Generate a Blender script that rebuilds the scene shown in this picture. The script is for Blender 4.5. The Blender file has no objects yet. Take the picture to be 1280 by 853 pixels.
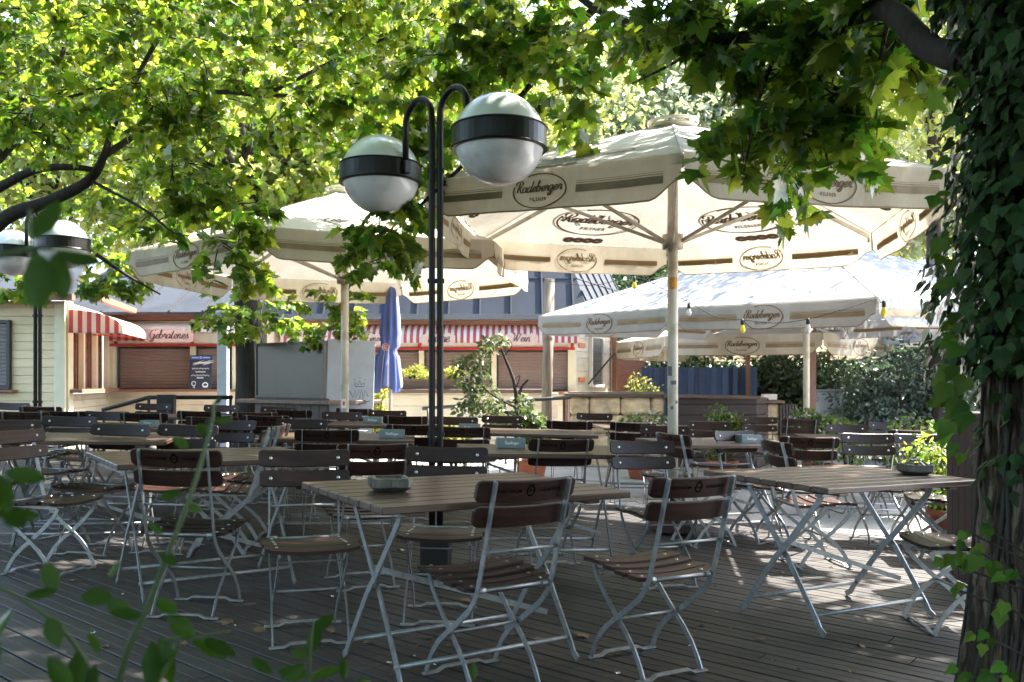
import bpy, bmesh, math, random
import numpy as np
from mathutils import Vector, Matrix
random.seed(7); RNG = np.random.default_rng(11)
R = math.radians
scene = bpy.context.scene
C = scene.collection
F = 1075.0; CAMZ = 1.25; HY = 478.0; SL = 0.0222     # focal length in photo pixels, eye height, horizon row, fall of the site to the right

def at(px, py, d):
    return Vector(((px-640)/F*d, d, CAMZ+(HY-py)/F*d))
def xof(px, d): return (px-640)/F*d
def gz(x): return -SL*max(-14.0, min(14.0, x))
def on(px, d): 
    x = xof(px, d); return Vector((x, d, gz(x)))
TILT = Matrix.Rotation(math.atan(SL), 4, 'Y')

# ------------------------------------------------------------------ mesh builder
class MB:
    def __init__(s): s.v=[]; s.f=[]; s.m=[]; s.s=[]
    def add(s, vs, fs, mi=0, smooth=False):
        o=len(s.v); s.v.extend([tuple(v) for v in vs])
        for f in fs: s.f.append(tuple(i+o for i in f)); s.m.append(mi); s.s.append(smooth)
    def box(s, c, size, M=None, mi=0, bev=0.0):
        c=Vector(c); hx,hy,hz=[a/2 for a in size]
        if bev>0: return s.bbox(c,(hx,hy,hz),M,mi,bev)
        vs=[Vector((x*hx,y*hy,z*hz)) for z in(-1,1) for y in(-1,1) for x in(-1,1)]
        if M is not None: vs=[M@v for v in vs]
        s.add([v+c for v in vs],[(0,2,3,1),(4,5,7,6),(0,1,5,4),(2,6,7,3),(0,4,6,2),(1,3,7,5)],mi)
    def bbox(s,c,h,M,mi,b):
        b=min(b,min(h)*.9); vs=[]; idx={}
        for sx in(-1,1):
            for sy in(-1,1):
                for sz in(-1,1):
                    for ax in range(3):
                        p=[sx*(h[0]-b),sy*(h[1]-b),sz*(h[2]-b)]; sg=(sx,sy,sz); p[ax]=sg[ax]*h[ax]
                        idx[(sx,sy,sz,ax)]=len(vs); vs.append(Vector(p))
        fs=[]
        for ax in range(3):
            a,b2=[i for i in range(3) if i!=ax]
            for sg in(-1,1):
                q=[]
                for (u,w) in((-1,-1),(1,-1),(1,1),(-1,1)):
                    k=[0,0,0]; k[ax]=sg; k[a]=u; k[b2]=w; q.append(idx[(*k,ax)])
                if (sg>0)==(ax==1): q.reverse()
                fs.append(tuple(q))
        for ax in range(3):
            a,b2=[i for i in range(3) if i!=ax]
            for u in(-1,1):
                for w in(-1,1):
                    q=[]
                    for e,f_ in((-1,a),(1,a),(1,b2),(-1,b2)):
                        k=[0,0,0]; k[ax]=e; k[a]=u; k[b2]=w; q.append(idx[(*k,f_)])
                    fs.append(tuple(q))
        for sx in(-1,1):
            for sy in(-1,1):
                for sz in(-1,1): fs.append(tuple(idx[(sx,sy,sz,ax)] for ax in range(3)))
        if M is not None: vs=[M@v for v in vs]
        s.add([v+c for v in vs],fs,mi)
    def beam(s,p,q,w,h,up=(0,0,1),mi=0,bev=0.0):
        p=Vector(p); q=Vector(q); d=q-p; L=d.length; x=d/L; u=Vector(up)
        y=u.cross(x)
        if y.length<1e-4: y=Vector((1,0,0)).cross(x)
        y.normalize(); z=x.cross(y); M=Matrix((x,y,z)).transposed()
        s.box((p+q)/2,(L,w,h),M,mi,bev)
    def tube(s,pts,rad,n=8,mi=0,caps=True):
        pts=[Vector(p) for p in pts]
        if not hasattr(rad,'__len__'): rad=[rad]*len(pts)
        o=len(s.v); N=len(pts); t0=(pts[1]-pts[0]).normalized()
        a=Vector((0,0,1)) if abs(t0.z)<.9 else Vector((1,0,0)); u=t0.cross(a).normalized()
        for i,p in enumerate(pts):
            t=(pts[min(i+1,N-1)]-pts[max(i-1,0)]).normalized()
            u=(u-t*u.dot(t)).normalized(); w=t.cross(u)
            for k in range(n):
                an=2*math.pi*k/n; s.v.append(tuple(p+(u*math.cos(an)+w*math.sin(an))*rad[i]))
        for i in range(N-1):
            for k in range(n):
                s.f.append((o+i*n+k,o+i*n+(k+1)%n,o+(i+1)*n+(k+1)%n,o+(i+1)*n+k)); s.m.append(mi); s.s.append(True)
        if caps:
            s.f.append(tuple(o+k for k in reversed(range(n)))); s.m.append(mi); s.s.append(False)
            s.f.append(tuple(o+(N-1)*n+k for k in range(n))); s.m.append(mi); s.s.append(False)
    def flat(s,pts,w,t,side,mi=0):
        """flat bar swept along pts: t thick along 'side', w wide across it"""
        pts=[Vector(p) for p in pts]; side=Vector(side).normalized(); o=len(s.v); N=len(pts)
        for i,p in enumerate(pts):
            a=(pts[i]-pts[i-1]).normalized() if i>0 else (pts[1]-pts[0]).normalized()
            b=(pts[i+1]-pts[i]).normalized() if i<N-1 else a
            tn=(a+b).normalized(); nn=side.cross(tn).normalized(); k=1/max(.6,tn.dot(a)); e=t*.25
            for (c1,c2) in((-.5,-.5),(.5,-.5),(.5,.5),(-.5,.5)):
                s.v.append(tuple(p+side*(t*c1)+nn*(w*c2*k)))
        for i in range(N-1):
            for k in range(4):
                s.f.append((o+i*4+k,o+i*4+(k+1)%4,o+i*4+4+(k+1)%4,o+i*4+4+k)); s.m.append(mi); s.s.append(False)
        s.f.append((o+3,o+2,o+1,o)); s.m.append(mi); s.s.append(False)
        e=o+(N-1)*4; s.f.append((e,e+1,e+2,e+3)); s.m.append(mi); s.s.append(False)
    def lathe(s,prof,n=24,c=(0,0,0),mi=0,smooth=True):
        c=Vector(c); o=len(s.v); N=len(prof)
        for (r,z) in prof:
            for k in range(n):
                an=2*math.pi*k/n; s.v.append((c.x+r*math.cos(an),c.y+r*math.sin(an),c.z+z))
        for i in range(N-1):
            for k in range(n):
                s.f.append((o+i*n+k,o+i*n+(k+1)%n,o+(i+1)*n+(k+1)%n,o+(i+1)*n+k)); s.m.append(mi); s.s.append(smooth)
    def grid(s,P,nu,nv,mi=0,smooth=True,mf=None):
        o=len(s.v)
        for j in range(nv+1):
            for i in range(nu+1): s.v.append(tuple(P(i/nu,j/nv)))
        for j in range(nv):
            for i in range(nu):
                a=o+j*(nu+1)+i; s.f.append((a,a+1,a+nu+2,a+nu+1)); s.m.append(mf(i,j) if mf else mi); s.s.append(smooth)
    def prism(s,outline,n,depth,mi=0,mi_side=None):
        """outline: list of Vectors, extruded by vector n*depth"""
        k=len(outline); n=Vector(n)*depth; vs=[Vector(p) for p in outline]; vs+= [p+n for p in vs]
        s.add(vs,[tuple(range(k))[::-1],tuple(range(k,2*k))],mi)
        o=len(s.v)-2*k
        for i in range(k):
            s.f.append((o+i,o+(i+1)%k,o+k+(i+1)%k,o+k+i)); s.m.append(mi if mi_side is None else mi_side); s.s.append(False)
    def build(s,name,mats,parent=None,fix=True):
        me=bpy.data.meshes.new(name); me.from_pydata(s.v,[],s.f)
        if not isinstance(mats,(list,tuple)): mats=[mats]
        for m in mats: me.materials.append(m)
        me.polygons.foreach_set('material_index',s.m); me.polygons.foreach_set('use_smooth',s.s)
        if fix:
            bm=bmesh.new(); bm.from_mesh(me); bmesh.ops.recalc_face_normals(bm,faces=bm.faces); bm.to_mesh(me); bm.free()
        me.update(); o=bpy.data.objects.new(name,me); C.objects.link(o)
        if parent is not None: o.parent=parent
        return o

def tag(o,label=None,cat=None,group=None,kind=None):
    if label: o['label']=label
    if cat: o['category']=cat
    if group: o['group']=group
    if kind: o['kind']=kind
    return o
def thing(name,label,cat,group=None,M=None):
    o=bpy.data.objects.new(name,None); C.objects.link(o); o.empty_display_size=.1
    if M is not None: o.matrix_world=M
    return tag(o,label,cat,group)
def copy_tree(o,parent=None):
    c=o.copy(); C.objects.link(c)
    if parent is not None: c.parent=parent
    for ch in list(o.children): copy_tree(ch,c)
    return c
def placed(x,y,rz,z=None):
    return Matrix.Translation((x,y,gz(x) if z is None else z))@TILT@Matrix.Rotation(rz,4,'Z')

# ------------------------------------------------------------------ materials
def new_mat(name):
    m=bpy.data.materials.new(name); m.use_nodes=True; nt=m.node_tree; nt.nodes.clear()
    return m,nt
def N(nt,t,**k):
    n=nt.nodes.new(t)
    for a,b in k.items(): setattr(n,a,b)
    return n
def rgb(c): return (*c,1)
def pbr(name,col,rough=.6,metal=0.0,var=.25,scale=(6,6,6),detail=4,bump=0.0,bscale=None,obj_var=0.0,isl_var=0.0,coat=0.0,spec=.5,col2=None,rvar=.0,dirt=None,dscale=3.0):
    m,nt=new_mat(name); L=nt.links.new
    out=N(nt,'ShaderNodeOutputMaterial'); b=N(nt,'ShaderNodeBsdfPrincipled'); L(b.outputs[0],out.inputs[0])
    b.inputs['Roughness'].default_value=rough; b.inputs['Metallic'].default_value=metal
    b.inputs['Specular IOR Level'].default_value=spec; b.inputs['Coat Weight'].default_value=coat; b.inputs['Coat Roughness'].default_value=.15
    tc=N(nt,'ShaderNodeTexCoord'); mp=N(nt,'ShaderNodeMapping'); mp.inputs['Scale'].default_value=scale
    L(tc.outputs['Object'],mp.inputs[0]); src=mp.outputs[0]
    if obj_var>0:
        oi=N(nt,'ShaderNodeObjectInfo'); ad=N(nt,'ShaderNodeVectorMath',operation='ADD'); ml=N(nt,'ShaderNodeMath',operation='MULTIPLY'); ml.inputs[1].default_value=37.0
        L(oi.outputs['Random'],ml.inputs[0]); L(mp.outputs[0],ad.inputs[0]); L(ml.outputs[0],ad.inputs[1]); src=ad.outputs[0]
    nz=N(nt,'ShaderNodeTexNoise'); nz.inputs['Scale'].default_value=1.0; nz.inputs['Detail'].default_value=detail; nz.inputs['Roughness'].default_value=.6; L(src,nz.inputs['Vector'])
    c2=col2 or tuple(min(1,c*(1+var)) for c in col); c1=tuple(c*(1-var) for c in col)
    rp=N(nt,'ShaderNodeValToRGB'); rp.color_ramp.elements[0].position=.3; rp.color_ramp.elements[1].position=.7
    rp.color_ramp.elements[0].color=rgb(c1); rp.color_ramp.elements[1].color=rgb(c2); L(nz.outputs['Fac'],rp.inputs[0]); col_out=rp.outputs[0]
    if isl_var>0 or obj_var>0:
        hv=N(nt,'ShaderNodeHueSaturation'); mr=N(nt,'ShaderNodeMapRange'); v=max(isl_var,obj_var)
        mr.inputs['To Min'].default_value=1-v; mr.inputs['To Max'].default_value=1+v
        if isl_var>0: g=N(nt,'ShaderNodeNewGeometry'); L(g.outputs['Random Per Island'],mr.inputs['Value'])
        else: L(oi.outputs['Random'],mr.inputs['Value'])
        L(mr.outputs[0],hv.inputs['Value']); L(col_out,hv.inputs['Color']); col_out=hv.outputs[0]
    if dirt is not None:
        n2=N(nt,'ShaderNodeTexNoise'); n2.inputs['Scale'].default_value=dscale; n2.inputs['Detail'].default_value=6; L(tc.outputs['Object'],n2.inputs['Vector'])
        r2=N(nt,'ShaderNodeValToRGB'); r2.color_ramp.elements[0].position=.5; r2.color_ramp.elements[1].position=.72
        mx=N(nt,'ShaderNodeMixRGB'); mx.inputs[2].default_value=rgb(dirt); L(n2.outputs['Fac'],r2.inputs[0]); L(r2.outputs[0],mx.inputs[0]); L(col_out,mx.inputs[1]); col_out=mx.outputs[0]
    L(col_out,b.inputs['Base Color'])
    if rvar>0:
        mr=N(nt,'ShaderNodeMapRange'); mr.inputs['To Min'].default_value=max(0,rough-rvar); mr.inputs['To Max'].default_value=min(1,rough+rvar)
        L(nz.outputs['Fac'],mr.inputs['Value']); L(mr.outputs[0],b.inputs['Roughness'])
    if bump>0:
        bn=N(nt,'ShaderNodeBump'); bn.inputs['Strength'].default_value=bump; bn.inputs['Distance'].default_value=.01
        if bscale:
            n3=N(nt,'ShaderNodeTexNoise'); n3.inputs['Scale'].default_value=bscale; n3.inputs['Detail'].default_value=5; L(tc.outputs['Object'],n3.inputs['Vector']); L(n3.outputs['Fac'],bn.inputs['Height'])
        else: L(nz.outputs['Fac'],bn.inputs['Height'])
        L(bn.outputs[0],b.inputs['Normal'])
    return m
def leaf_mat(name,col,trans,var=.35,gloss=.10,rough=.4,tw=.5,huev=.03):
    m,nt=new_mat(name); L=nt.links.new
    out=N(nt,'ShaderNodeOutputMaterial'); g=N(nt,'ShaderNodeNewGeometry')
    def tint(c):
        hv=N(nt,'ShaderNodeHueSaturation'); hv.inputs['Color'].default_value=rgb(c)
        mr=N(nt,'ShaderNodeMapRange'); mr.inputs['To Min'].default_value=1-var; mr.inputs['To Max'].default_value=1+var; L(g.outputs['Random Per Island'],mr.inputs['Value']); L(mr.outputs[0],hv.inputs['Value'])
        ml=N(nt,'ShaderNodeMath',operation='MULTIPLY'); ml.inputs[1].default_value=7.31; fr=N(nt,'ShaderNodeMath',operation='FRACT'); L(g.outputs['Random Per Island'],ml.inputs[0]); L(ml.outputs[0],fr.inputs[0])
        mh=N(nt,'ShaderNodeMapRange'); mh.inputs['To Min'].default_value=.5-huev; mh.inputs['To Max'].default_value=.5+huev; L(fr.outputs[0],mh.inputs['Value']); L(mh.outputs[0],hv.inputs['Hue'])
        return hv.outputs[0]
    d=N(nt,'ShaderNodeBsdfDiffuse'); t=N(nt,'ShaderNodeBsdfTranslucent'); gl=N(nt,'ShaderNodeBsdfGlossy'); gl.inputs['Roughness'].default_value=rough; gl.inputs['Color'].default_value=(1,1,1,1)
    L(tint(col),d.inputs[0]); L(tint(trans),t.inputs[0])
    m1=N(nt,'ShaderNodeMixShader'); m1.inputs[0].default_value=tw; L(d.outputs[0],m1.inputs[1]); L(t.outputs[0],m1.inputs[2])
    fr=N(nt,'ShaderNodeFresnel'); fr.inputs['IOR'].default_value=1.4; mg=N(nt,'ShaderNodeMath',operation='MULTIPLY'); mg.inputs[1].default_value=gloss*5; L(fr.outputs[0],mg.inputs[0])
    cl=N(nt,'ShaderNodeClamp'); L(mg.outputs[0],cl.inputs[0]); cl.inputs['Max'].default_value=.16
    m2=N(nt,'ShaderNodeMixShader'); L(cl.outputs[0],m2.inputs[0]); L(m1.outputs[0],m2.inputs[1]); L(gl.outputs[0],m2.inputs[2]); L(m2.outputs[0],out.inputs[0])
    return m
def cloth_mat(name,col,stain,tw=.4,trans=None,amount=.85):
    m,nt=new_mat(name); L=nt.links.new
    out=N(nt,'ShaderNodeOutputMaterial'); tc=N(nt,'ShaderNodeTexCoord'); mp=N(nt,'ShaderNodeMapping'); mp.inputs['Scale'].default_value=(1,1,.45); L(tc.outputs['Object'],mp.inputs[0])
    n1=N(nt,'ShaderNodeTexNoise'); n1.inputs['Scale'].default_value=2.2; n1.inputs['Detail'].default_value=8; n1.inputs['Roughness'].default_value=.65; L(mp.outputs[0],n1.inputs['Vector'])
    n2=N(nt,'ShaderNodeTexNoise'); n2.inputs['Scale'].default_value=14; n2.inputs['Detail'].default_value=6; L(mp.outputs[0],n2.inputs['Vector'])
    r=N(nt,'ShaderNodeValToRGB'); r.color_ramp.elements[0].position=.36; r.color_ramp.elements[1].position=.75; r.color_ramp.elements[0].color=(0,0,0,1); r.color_ramp.elements[1].color=(amount,amount,amount,1); L(n1.outputs['Fac'],r.inputs[0])
    mx=N(nt,'ShaderNodeMixRGB'); mx.inputs[1].default_value=rgb(col); mx.inputs[2].default_value=rgb(stain); L(r.outputs[0],mx.inputs[0])
    mu=N(nt,'ShaderNodeMixRGB',blend_type='MULTIPLY'); mu.inputs[0].default_value=.25; L(mx.outputs[0],mu.inputs[1]); L(n2.outputs['Color'],mu.inputs[2]); 
    hs=N(nt,'ShaderNodeHueSaturation'); hs.inputs['Saturation'].default_value=1.0; L(mx.outputs[0],hs.inputs['Color'])
    d=N(nt,'ShaderNodeBsdfDiffuse'); t=N(nt,'ShaderNodeBsdfTranslucent'); L(hs.outputs[0],d.inputs[0])
    m2=N(nt,'ShaderNodeMixRGB',blend_type='MULTIPLY'); m2.inputs[0].default_value=1; m2.inputs[2].default_value=rgb(trans or (1,.93,.8)); L(hs.outputs[0],m2.inputs[1]); L(m2.outputs[0],t.inputs[0])
    bn=N(nt,'ShaderNodeBump'); bn.inputs['Strength'].default_value=.6; bn.inputs['Distance'].default_value=.035; L(n1.outputs['Fac'],bn.inputs['Height']); L(bn.outputs[0],d.inputs['Normal'])
    ms=N(nt,'ShaderNodeMixShader'); ms.inputs[0].default_value=tw; L(d.outputs[0],ms.inputs[1]); L(t.outputs[0],ms.inputs[2]); L(ms.outputs[0],out.inputs[0])
    return m

M={}
M['chair_wood']=pbr('chair_wood',(.027,.012,.0085),.40,var=.45,scale=(3,60,40),obj_var=.5,spec=.28,bump=.12,rvar=.1)
M['table_wood']=pbr('table_wood',(.075,.043,.028),.33,var=.4,scale=(2.5,45,45),isl_var=.22,spec=.5,bump=.15,rvar=.1)
M['steel']=pbr('galvanised_steel',(.255,.265,.27),.40,metal=.6,var=.22,scale=(30,30,30),rvar=.14,spec=.6)
M['rivet']=pbr('rivet_metal',(.6,.6,.6),.3,metal=.9,var=.05)
M['engrave']=pbr('burnt_lettering',(.002,.0015,.001),.9,var=.1,spec=.05)
M['seam']=pbr('canvas_seam',(.42,.40,.36),.8,var=.15)
M['deck']=pbr('weathered_deck_wood',(.030,.026,.023),.55,var=.4,scale=(1.2,26,26),isl_var=.38,bump=.35,dirt=(.027,.023,.021),dscale=1.3,rvar=.12,spec=.4)
M['void']=pbr('dark_soil',(.02,.018,.015),.95,var=.3)
M['gravel']=pbr('pale_gravel',(.42,.40,.37),.9,var=.4,scale=(38,38,38),detail=6,bump=.9,dirt=(.30,.28,.25),dscale=.7)
M['black']=pbr('black_paint',(.007,.0065,.006),.45,var=.3,scale=(20,20,20),spec=.3,rvar=.1)
M['band']=pbr('black_band',(.008,.007,.007),.36,var=.3,scale=(12,12,12),rvar=.12,spec=.35)
M['globe_top']=pbr('opal_glass_upper',(.72,.76,.75),.12,var=.06,scale=(4,4,4),coat=.6,dirt=(.58,.61,.60),dscale=6)
M['globe_bot']=pbr('opal_glass_lower',(.78,.78,.79),.2,var=.06,scale=(4,4,14),coat=.4,dirt=(.52,.50,.50),dscale=5)
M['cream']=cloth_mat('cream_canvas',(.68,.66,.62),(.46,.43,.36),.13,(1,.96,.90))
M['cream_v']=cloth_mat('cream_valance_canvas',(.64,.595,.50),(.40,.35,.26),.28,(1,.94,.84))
M['white_cl']=cloth_mat('white_canvas',(.40,.41,.43),(.28,.285,.28),.17,(1,.96,.9))
M['print']=pbr('brown_print',(.13,.075,.038),.8,var=.2)
M['print_in']=cloth_mat('print_showing_through',(.36,.26,.15),(.3,.2,.11),.35)
M['bandp']=pbr('tan_band_print',(.25,.185,.11),.8,var=.2)
M['pole_w']=pbr('cream_pole_paint',(.60,.56,.47),.4,var=.12,scale=(8,8,3),dirt=(.38,.31,.2),dscale=7)
M['pole_wood']=pbr('pole_wood',(.16,.075,.05),.5,var=.3,scale=(20,20,2))
M['timber']=pbr('grey_timber',(.24,.19,.14),.8,var=.4,scale=(30,30,2),bump=.4)
M['clad']=pbr('cream_cladding',(.82,.67,.43),.65,var=.07,scale=(2,2,20),isl_var=.05,dirt=(.66,.55,.35),dscale=2)
M['clad2']=pbr('pale_cladding',(.78,.68,.52),.65,var=.07,scale=(2,2,20),isl_var=.05,dirt=(.6,.53,.4),dscale=2)
M['trimw']=pbr('cream_trim',(.80,.72,.52),.6,var=.06)
M['headw']=pbr('white_header',(.78,.73,.66),.6,var=.06)
M['red']=pbr('red_paint',(.52,.05,.04),.5,var=.1)
M['sill']=pbr('brown_sill',(.26,.12,.08),.6,var=.25,scale=(3,30,30))
M['shut']=pbr('brown_shutter',(.25,.185,.17),.5,var=.08)
M['shutd']=pbr('grey_shutter',(.17,.15,.14),.5,var=.08)
M['dframe']=pbr('dark_frame',(.04,.04,.045),.5,var=.1)
M['roofm']=pbr('zinc_roof',(.045,.052,.066),.7,metal=0,spec=.12,var=.18,scale=(1.5,1.5,1.5),rvar=.1)
M['gutter']=pbr('grey_gutter',(.16,.17,.2),.5,metal=.3,var=.1)
M['awn_r']=cloth_mat('awning_red',(.52,.13,.15),(.44,.13,.14),.3,(1,.5,.5))
M['awn_w']=cloth_mat('awning_white',(.82,.78,.74),(.7,.62,.55),.3)
M['sign']=pbr('pink_sign',(.60,.42,.38),.6,var=.1)
M['signtx']=pbr('sign_lettering',(.05,.03,.05),.7,var=.1)
M['chalk']=pbr('chalkboard',(.018,.024,.05),.6,var=.2)
M['chalkw']=pbr('chalk',(.8,.8,.8),.9,var=.05)
M['blueh']=pbr('blue_header',(.03,.10,.42),.5,var=.1)
M['bluecl']=cloth_mat('blue_canvas',(.17,.22,.46),(.14,.18,.38),.25,(.7,.8,1))
M['bluewh']=cloth_mat('white_stripe_canvas',(.75,.77,.85),(.7,.7,.8),.25)
M['dwood']=pbr('dark_stained_wood',(.038,.022,.022),.5,var=.35,scale=(3,3,30),isl_var=.2,rvar=.1)
M['dsteel']=pbr('brushed_dark_steel',(.06,.058,.054),.34,metal=.35,var=.12,scale=(3,3,3),rvar=.06)
M['lpanel']=pbr('light_panel',(.38,.42,.47),.5,var=.08,dirt=(.30,.34,.37),dscale=2)
M['graf']=pbr('grey_marker',(.12,.14,.17),.8,var=.1)
M['stone']=pbr('sandstone',(.68,.53,.35),.85,var=.4,scale=(5,5,9),detail=8,bump=.9,bscale=18,isl_var=.16,dirt=(.33,.27,.19),dscale=5)
M['mortar']=pbr('mortar',(.25,.22,.18),.95,var=.2)
M['capw']=pbr('cap_wood',(.13,.085,.065),.6,var=.35,scale=(3,30,30))
M['bfence']=pbr('blue_fence',(.030,.060,.145),.6,var=.15,scale=(12,12,2),isl_var=.15)
M['terra']=pbr('terracotta',(.40,.13,.07),.75,var=.15)
def bark_mat(name,dark,light):
    m,nt=new_mat(name); L=nt.links.new
    out=N(nt,'ShaderNodeOutputMaterial'); b=N(nt,'ShaderNodeBsdfPrincipled'); b.inputs['Roughness'].default_value=.95; b.inputs['Specular IOR Level'].default_value=.2; L(b.outputs[0],out.inputs[0])
    tc=N(nt,'ShaderNodeTexCoord'); h=[]
    for sc,ax in((1,(30,30,4.5)),(1,(75,75,14)),(1,(3,3,2))):
        mp=N(nt,'ShaderNodeMapping'); mp.inputs['Scale'].default_value=ax; L(tc.outputs['Object'],mp.inputs[0])
        nz=N(nt,'ShaderNodeTexNoise'); nz.inputs['Scale'].default_value=sc; nz.inputs['Detail'].default_value=5; nz.inputs['Distortion'].default_value=.4; L(mp.outputs[0],nz.inputs['Vector']); h.append(nz.outputs['Fac'])
    r=N(nt,'ShaderNodeValToRGB'); r.color_ramp.elements[0].position=.40; r.color_ramp.elements[1].position=.58; L(h[0],r.inputs[0])
    ad=N(nt,'ShaderNodeMath',operation='MULTIPLY_ADD'); ad.inputs[1].default_value=.5; L(h[1],ad.inputs[0]); L(r.outputs[0],ad.inputs[2])
    mx=N(nt,'ShaderNodeMixRGB'); mx.inputs[1].default_value=rgb(dark); mx.inputs[2].default_value=rgb(light); mr=N(nt,'ShaderNodeMapRange'); mr.inputs['From Min'].default_value=.15; mr.inputs['From Max'].default_value=1.3; L(ad.outputs[0],mr.inputs['Value']); L(mr.outputs[0],mx.inputs[0])
    m2=N(nt,'ShaderNodeMixRGB',blend_type='MULTIPLY'); m2.inputs[0].default_value=.5; L(mx.outputs[0],m2.inputs[1]); L(h[2],m2.inputs[2])
    L(m2.outputs[0],b.inputs['Base Color'])
    bn=N(nt,'ShaderNodeBump'); bn.inputs['Strength'].default_value=1; bn.inputs['Distance'].default_value=.03; L(ad.outputs[0],bn.inputs['Height']); L(bn.outputs[0],b.inputs['Normal'])
    return m
M['bark']=bark_mat('bark',(.03,.022,.016),(.19,.145,.105))
M['print_faint']=pbr('faded_print',(.42,.42,.42),.8,var=.1)
M['barkd']=pbr('dark_bark',(.032,.026,.022),.95,var=.5,scale=(22,22,3),detail=7,bump=.9)
M['ash']=pbr('ashtray_metal',(.10,.095,.085),.4,metal=.6,var=.3,scale=(25,25,25))
M['ashs']=pbr('ash',(.25,.24,.23),.95,var=.3,scale=(60,60,60))
M['box']=pbr('grey_green_box',(.17,.21,.21),.55,var=.12)
M['yellow']=pbr('yellow_bulb',(.75,.62,.05),.25,var=.05)
M['clearb']=pbr('clear_bulb',(.6,.62,.62),.12,var=.05)
M['cable']=pbr('black_cable',(.012,.012,.015),.6,var=.1)
M['sticker']=pbr('orange_sticker',(.62,.30,.05),.6,var=.3,scale=(60,60,60))
M['stickr']=pbr('red_sticker',(.55,.05,.04),.6,var=.1)
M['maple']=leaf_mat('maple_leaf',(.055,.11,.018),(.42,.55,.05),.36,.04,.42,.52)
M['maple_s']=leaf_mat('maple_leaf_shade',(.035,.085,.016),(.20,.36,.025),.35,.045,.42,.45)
M['ivy']=leaf_mat('ivy_leaf',(.030,.060,.018),(.06,.12,.014),.5,.05,.45,.22)
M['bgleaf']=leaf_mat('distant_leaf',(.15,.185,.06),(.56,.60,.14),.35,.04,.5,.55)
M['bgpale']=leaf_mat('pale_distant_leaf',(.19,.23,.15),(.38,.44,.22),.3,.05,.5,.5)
M['hedge']=leaf_mat('hedge_leaf',(.04,.075,.04),(.06,.11,.03),.4,.07,.45,.3)
M['hedgeb']=leaf_mat('blue_green_leaf',(.075,.115,.095),(.09,.13,.07),.35,.07,.45,.3)
M['shrub']=leaf_mat('shrub_leaf',(.075,.13,.03),(.22,.32,.04),.35,.08,.45,.45)
M['shrubp']=leaf_mat('olive_shrub_leaf',(.085,.12,.055),(.14,.18,.05),.35,.1,.4,.35)
M['yelshrub']=leaf_mat('golden_leaf',(.30,.30,.05),(.42,.44,.06),.25,.06,.45,.45)
M['flower']=leaf_mat('white_flower',(.7,.7,.72),(.5,.5,.5),.1,.05,.5,.3)
M['fgleaf']=leaf_mat('privet_leaf',(.014,.042,.008),(.07,.17,.012),.35,.05,.35,.4)
M['fgstem']=pbr('green_stem',(.035,.06,.014),.6,var=.2)
M['dryleaf']=pbr('dry_leaf',(.16,.10,.05),.8,var=.3)
M['soil']=pbr('potting_soil',(.05,.035,.025),.95,var=.4,scale=(30,30,30))
M['orange_s']=pbr('orange_notice',(.7,.22,.10),.6,var=.1)
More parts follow.
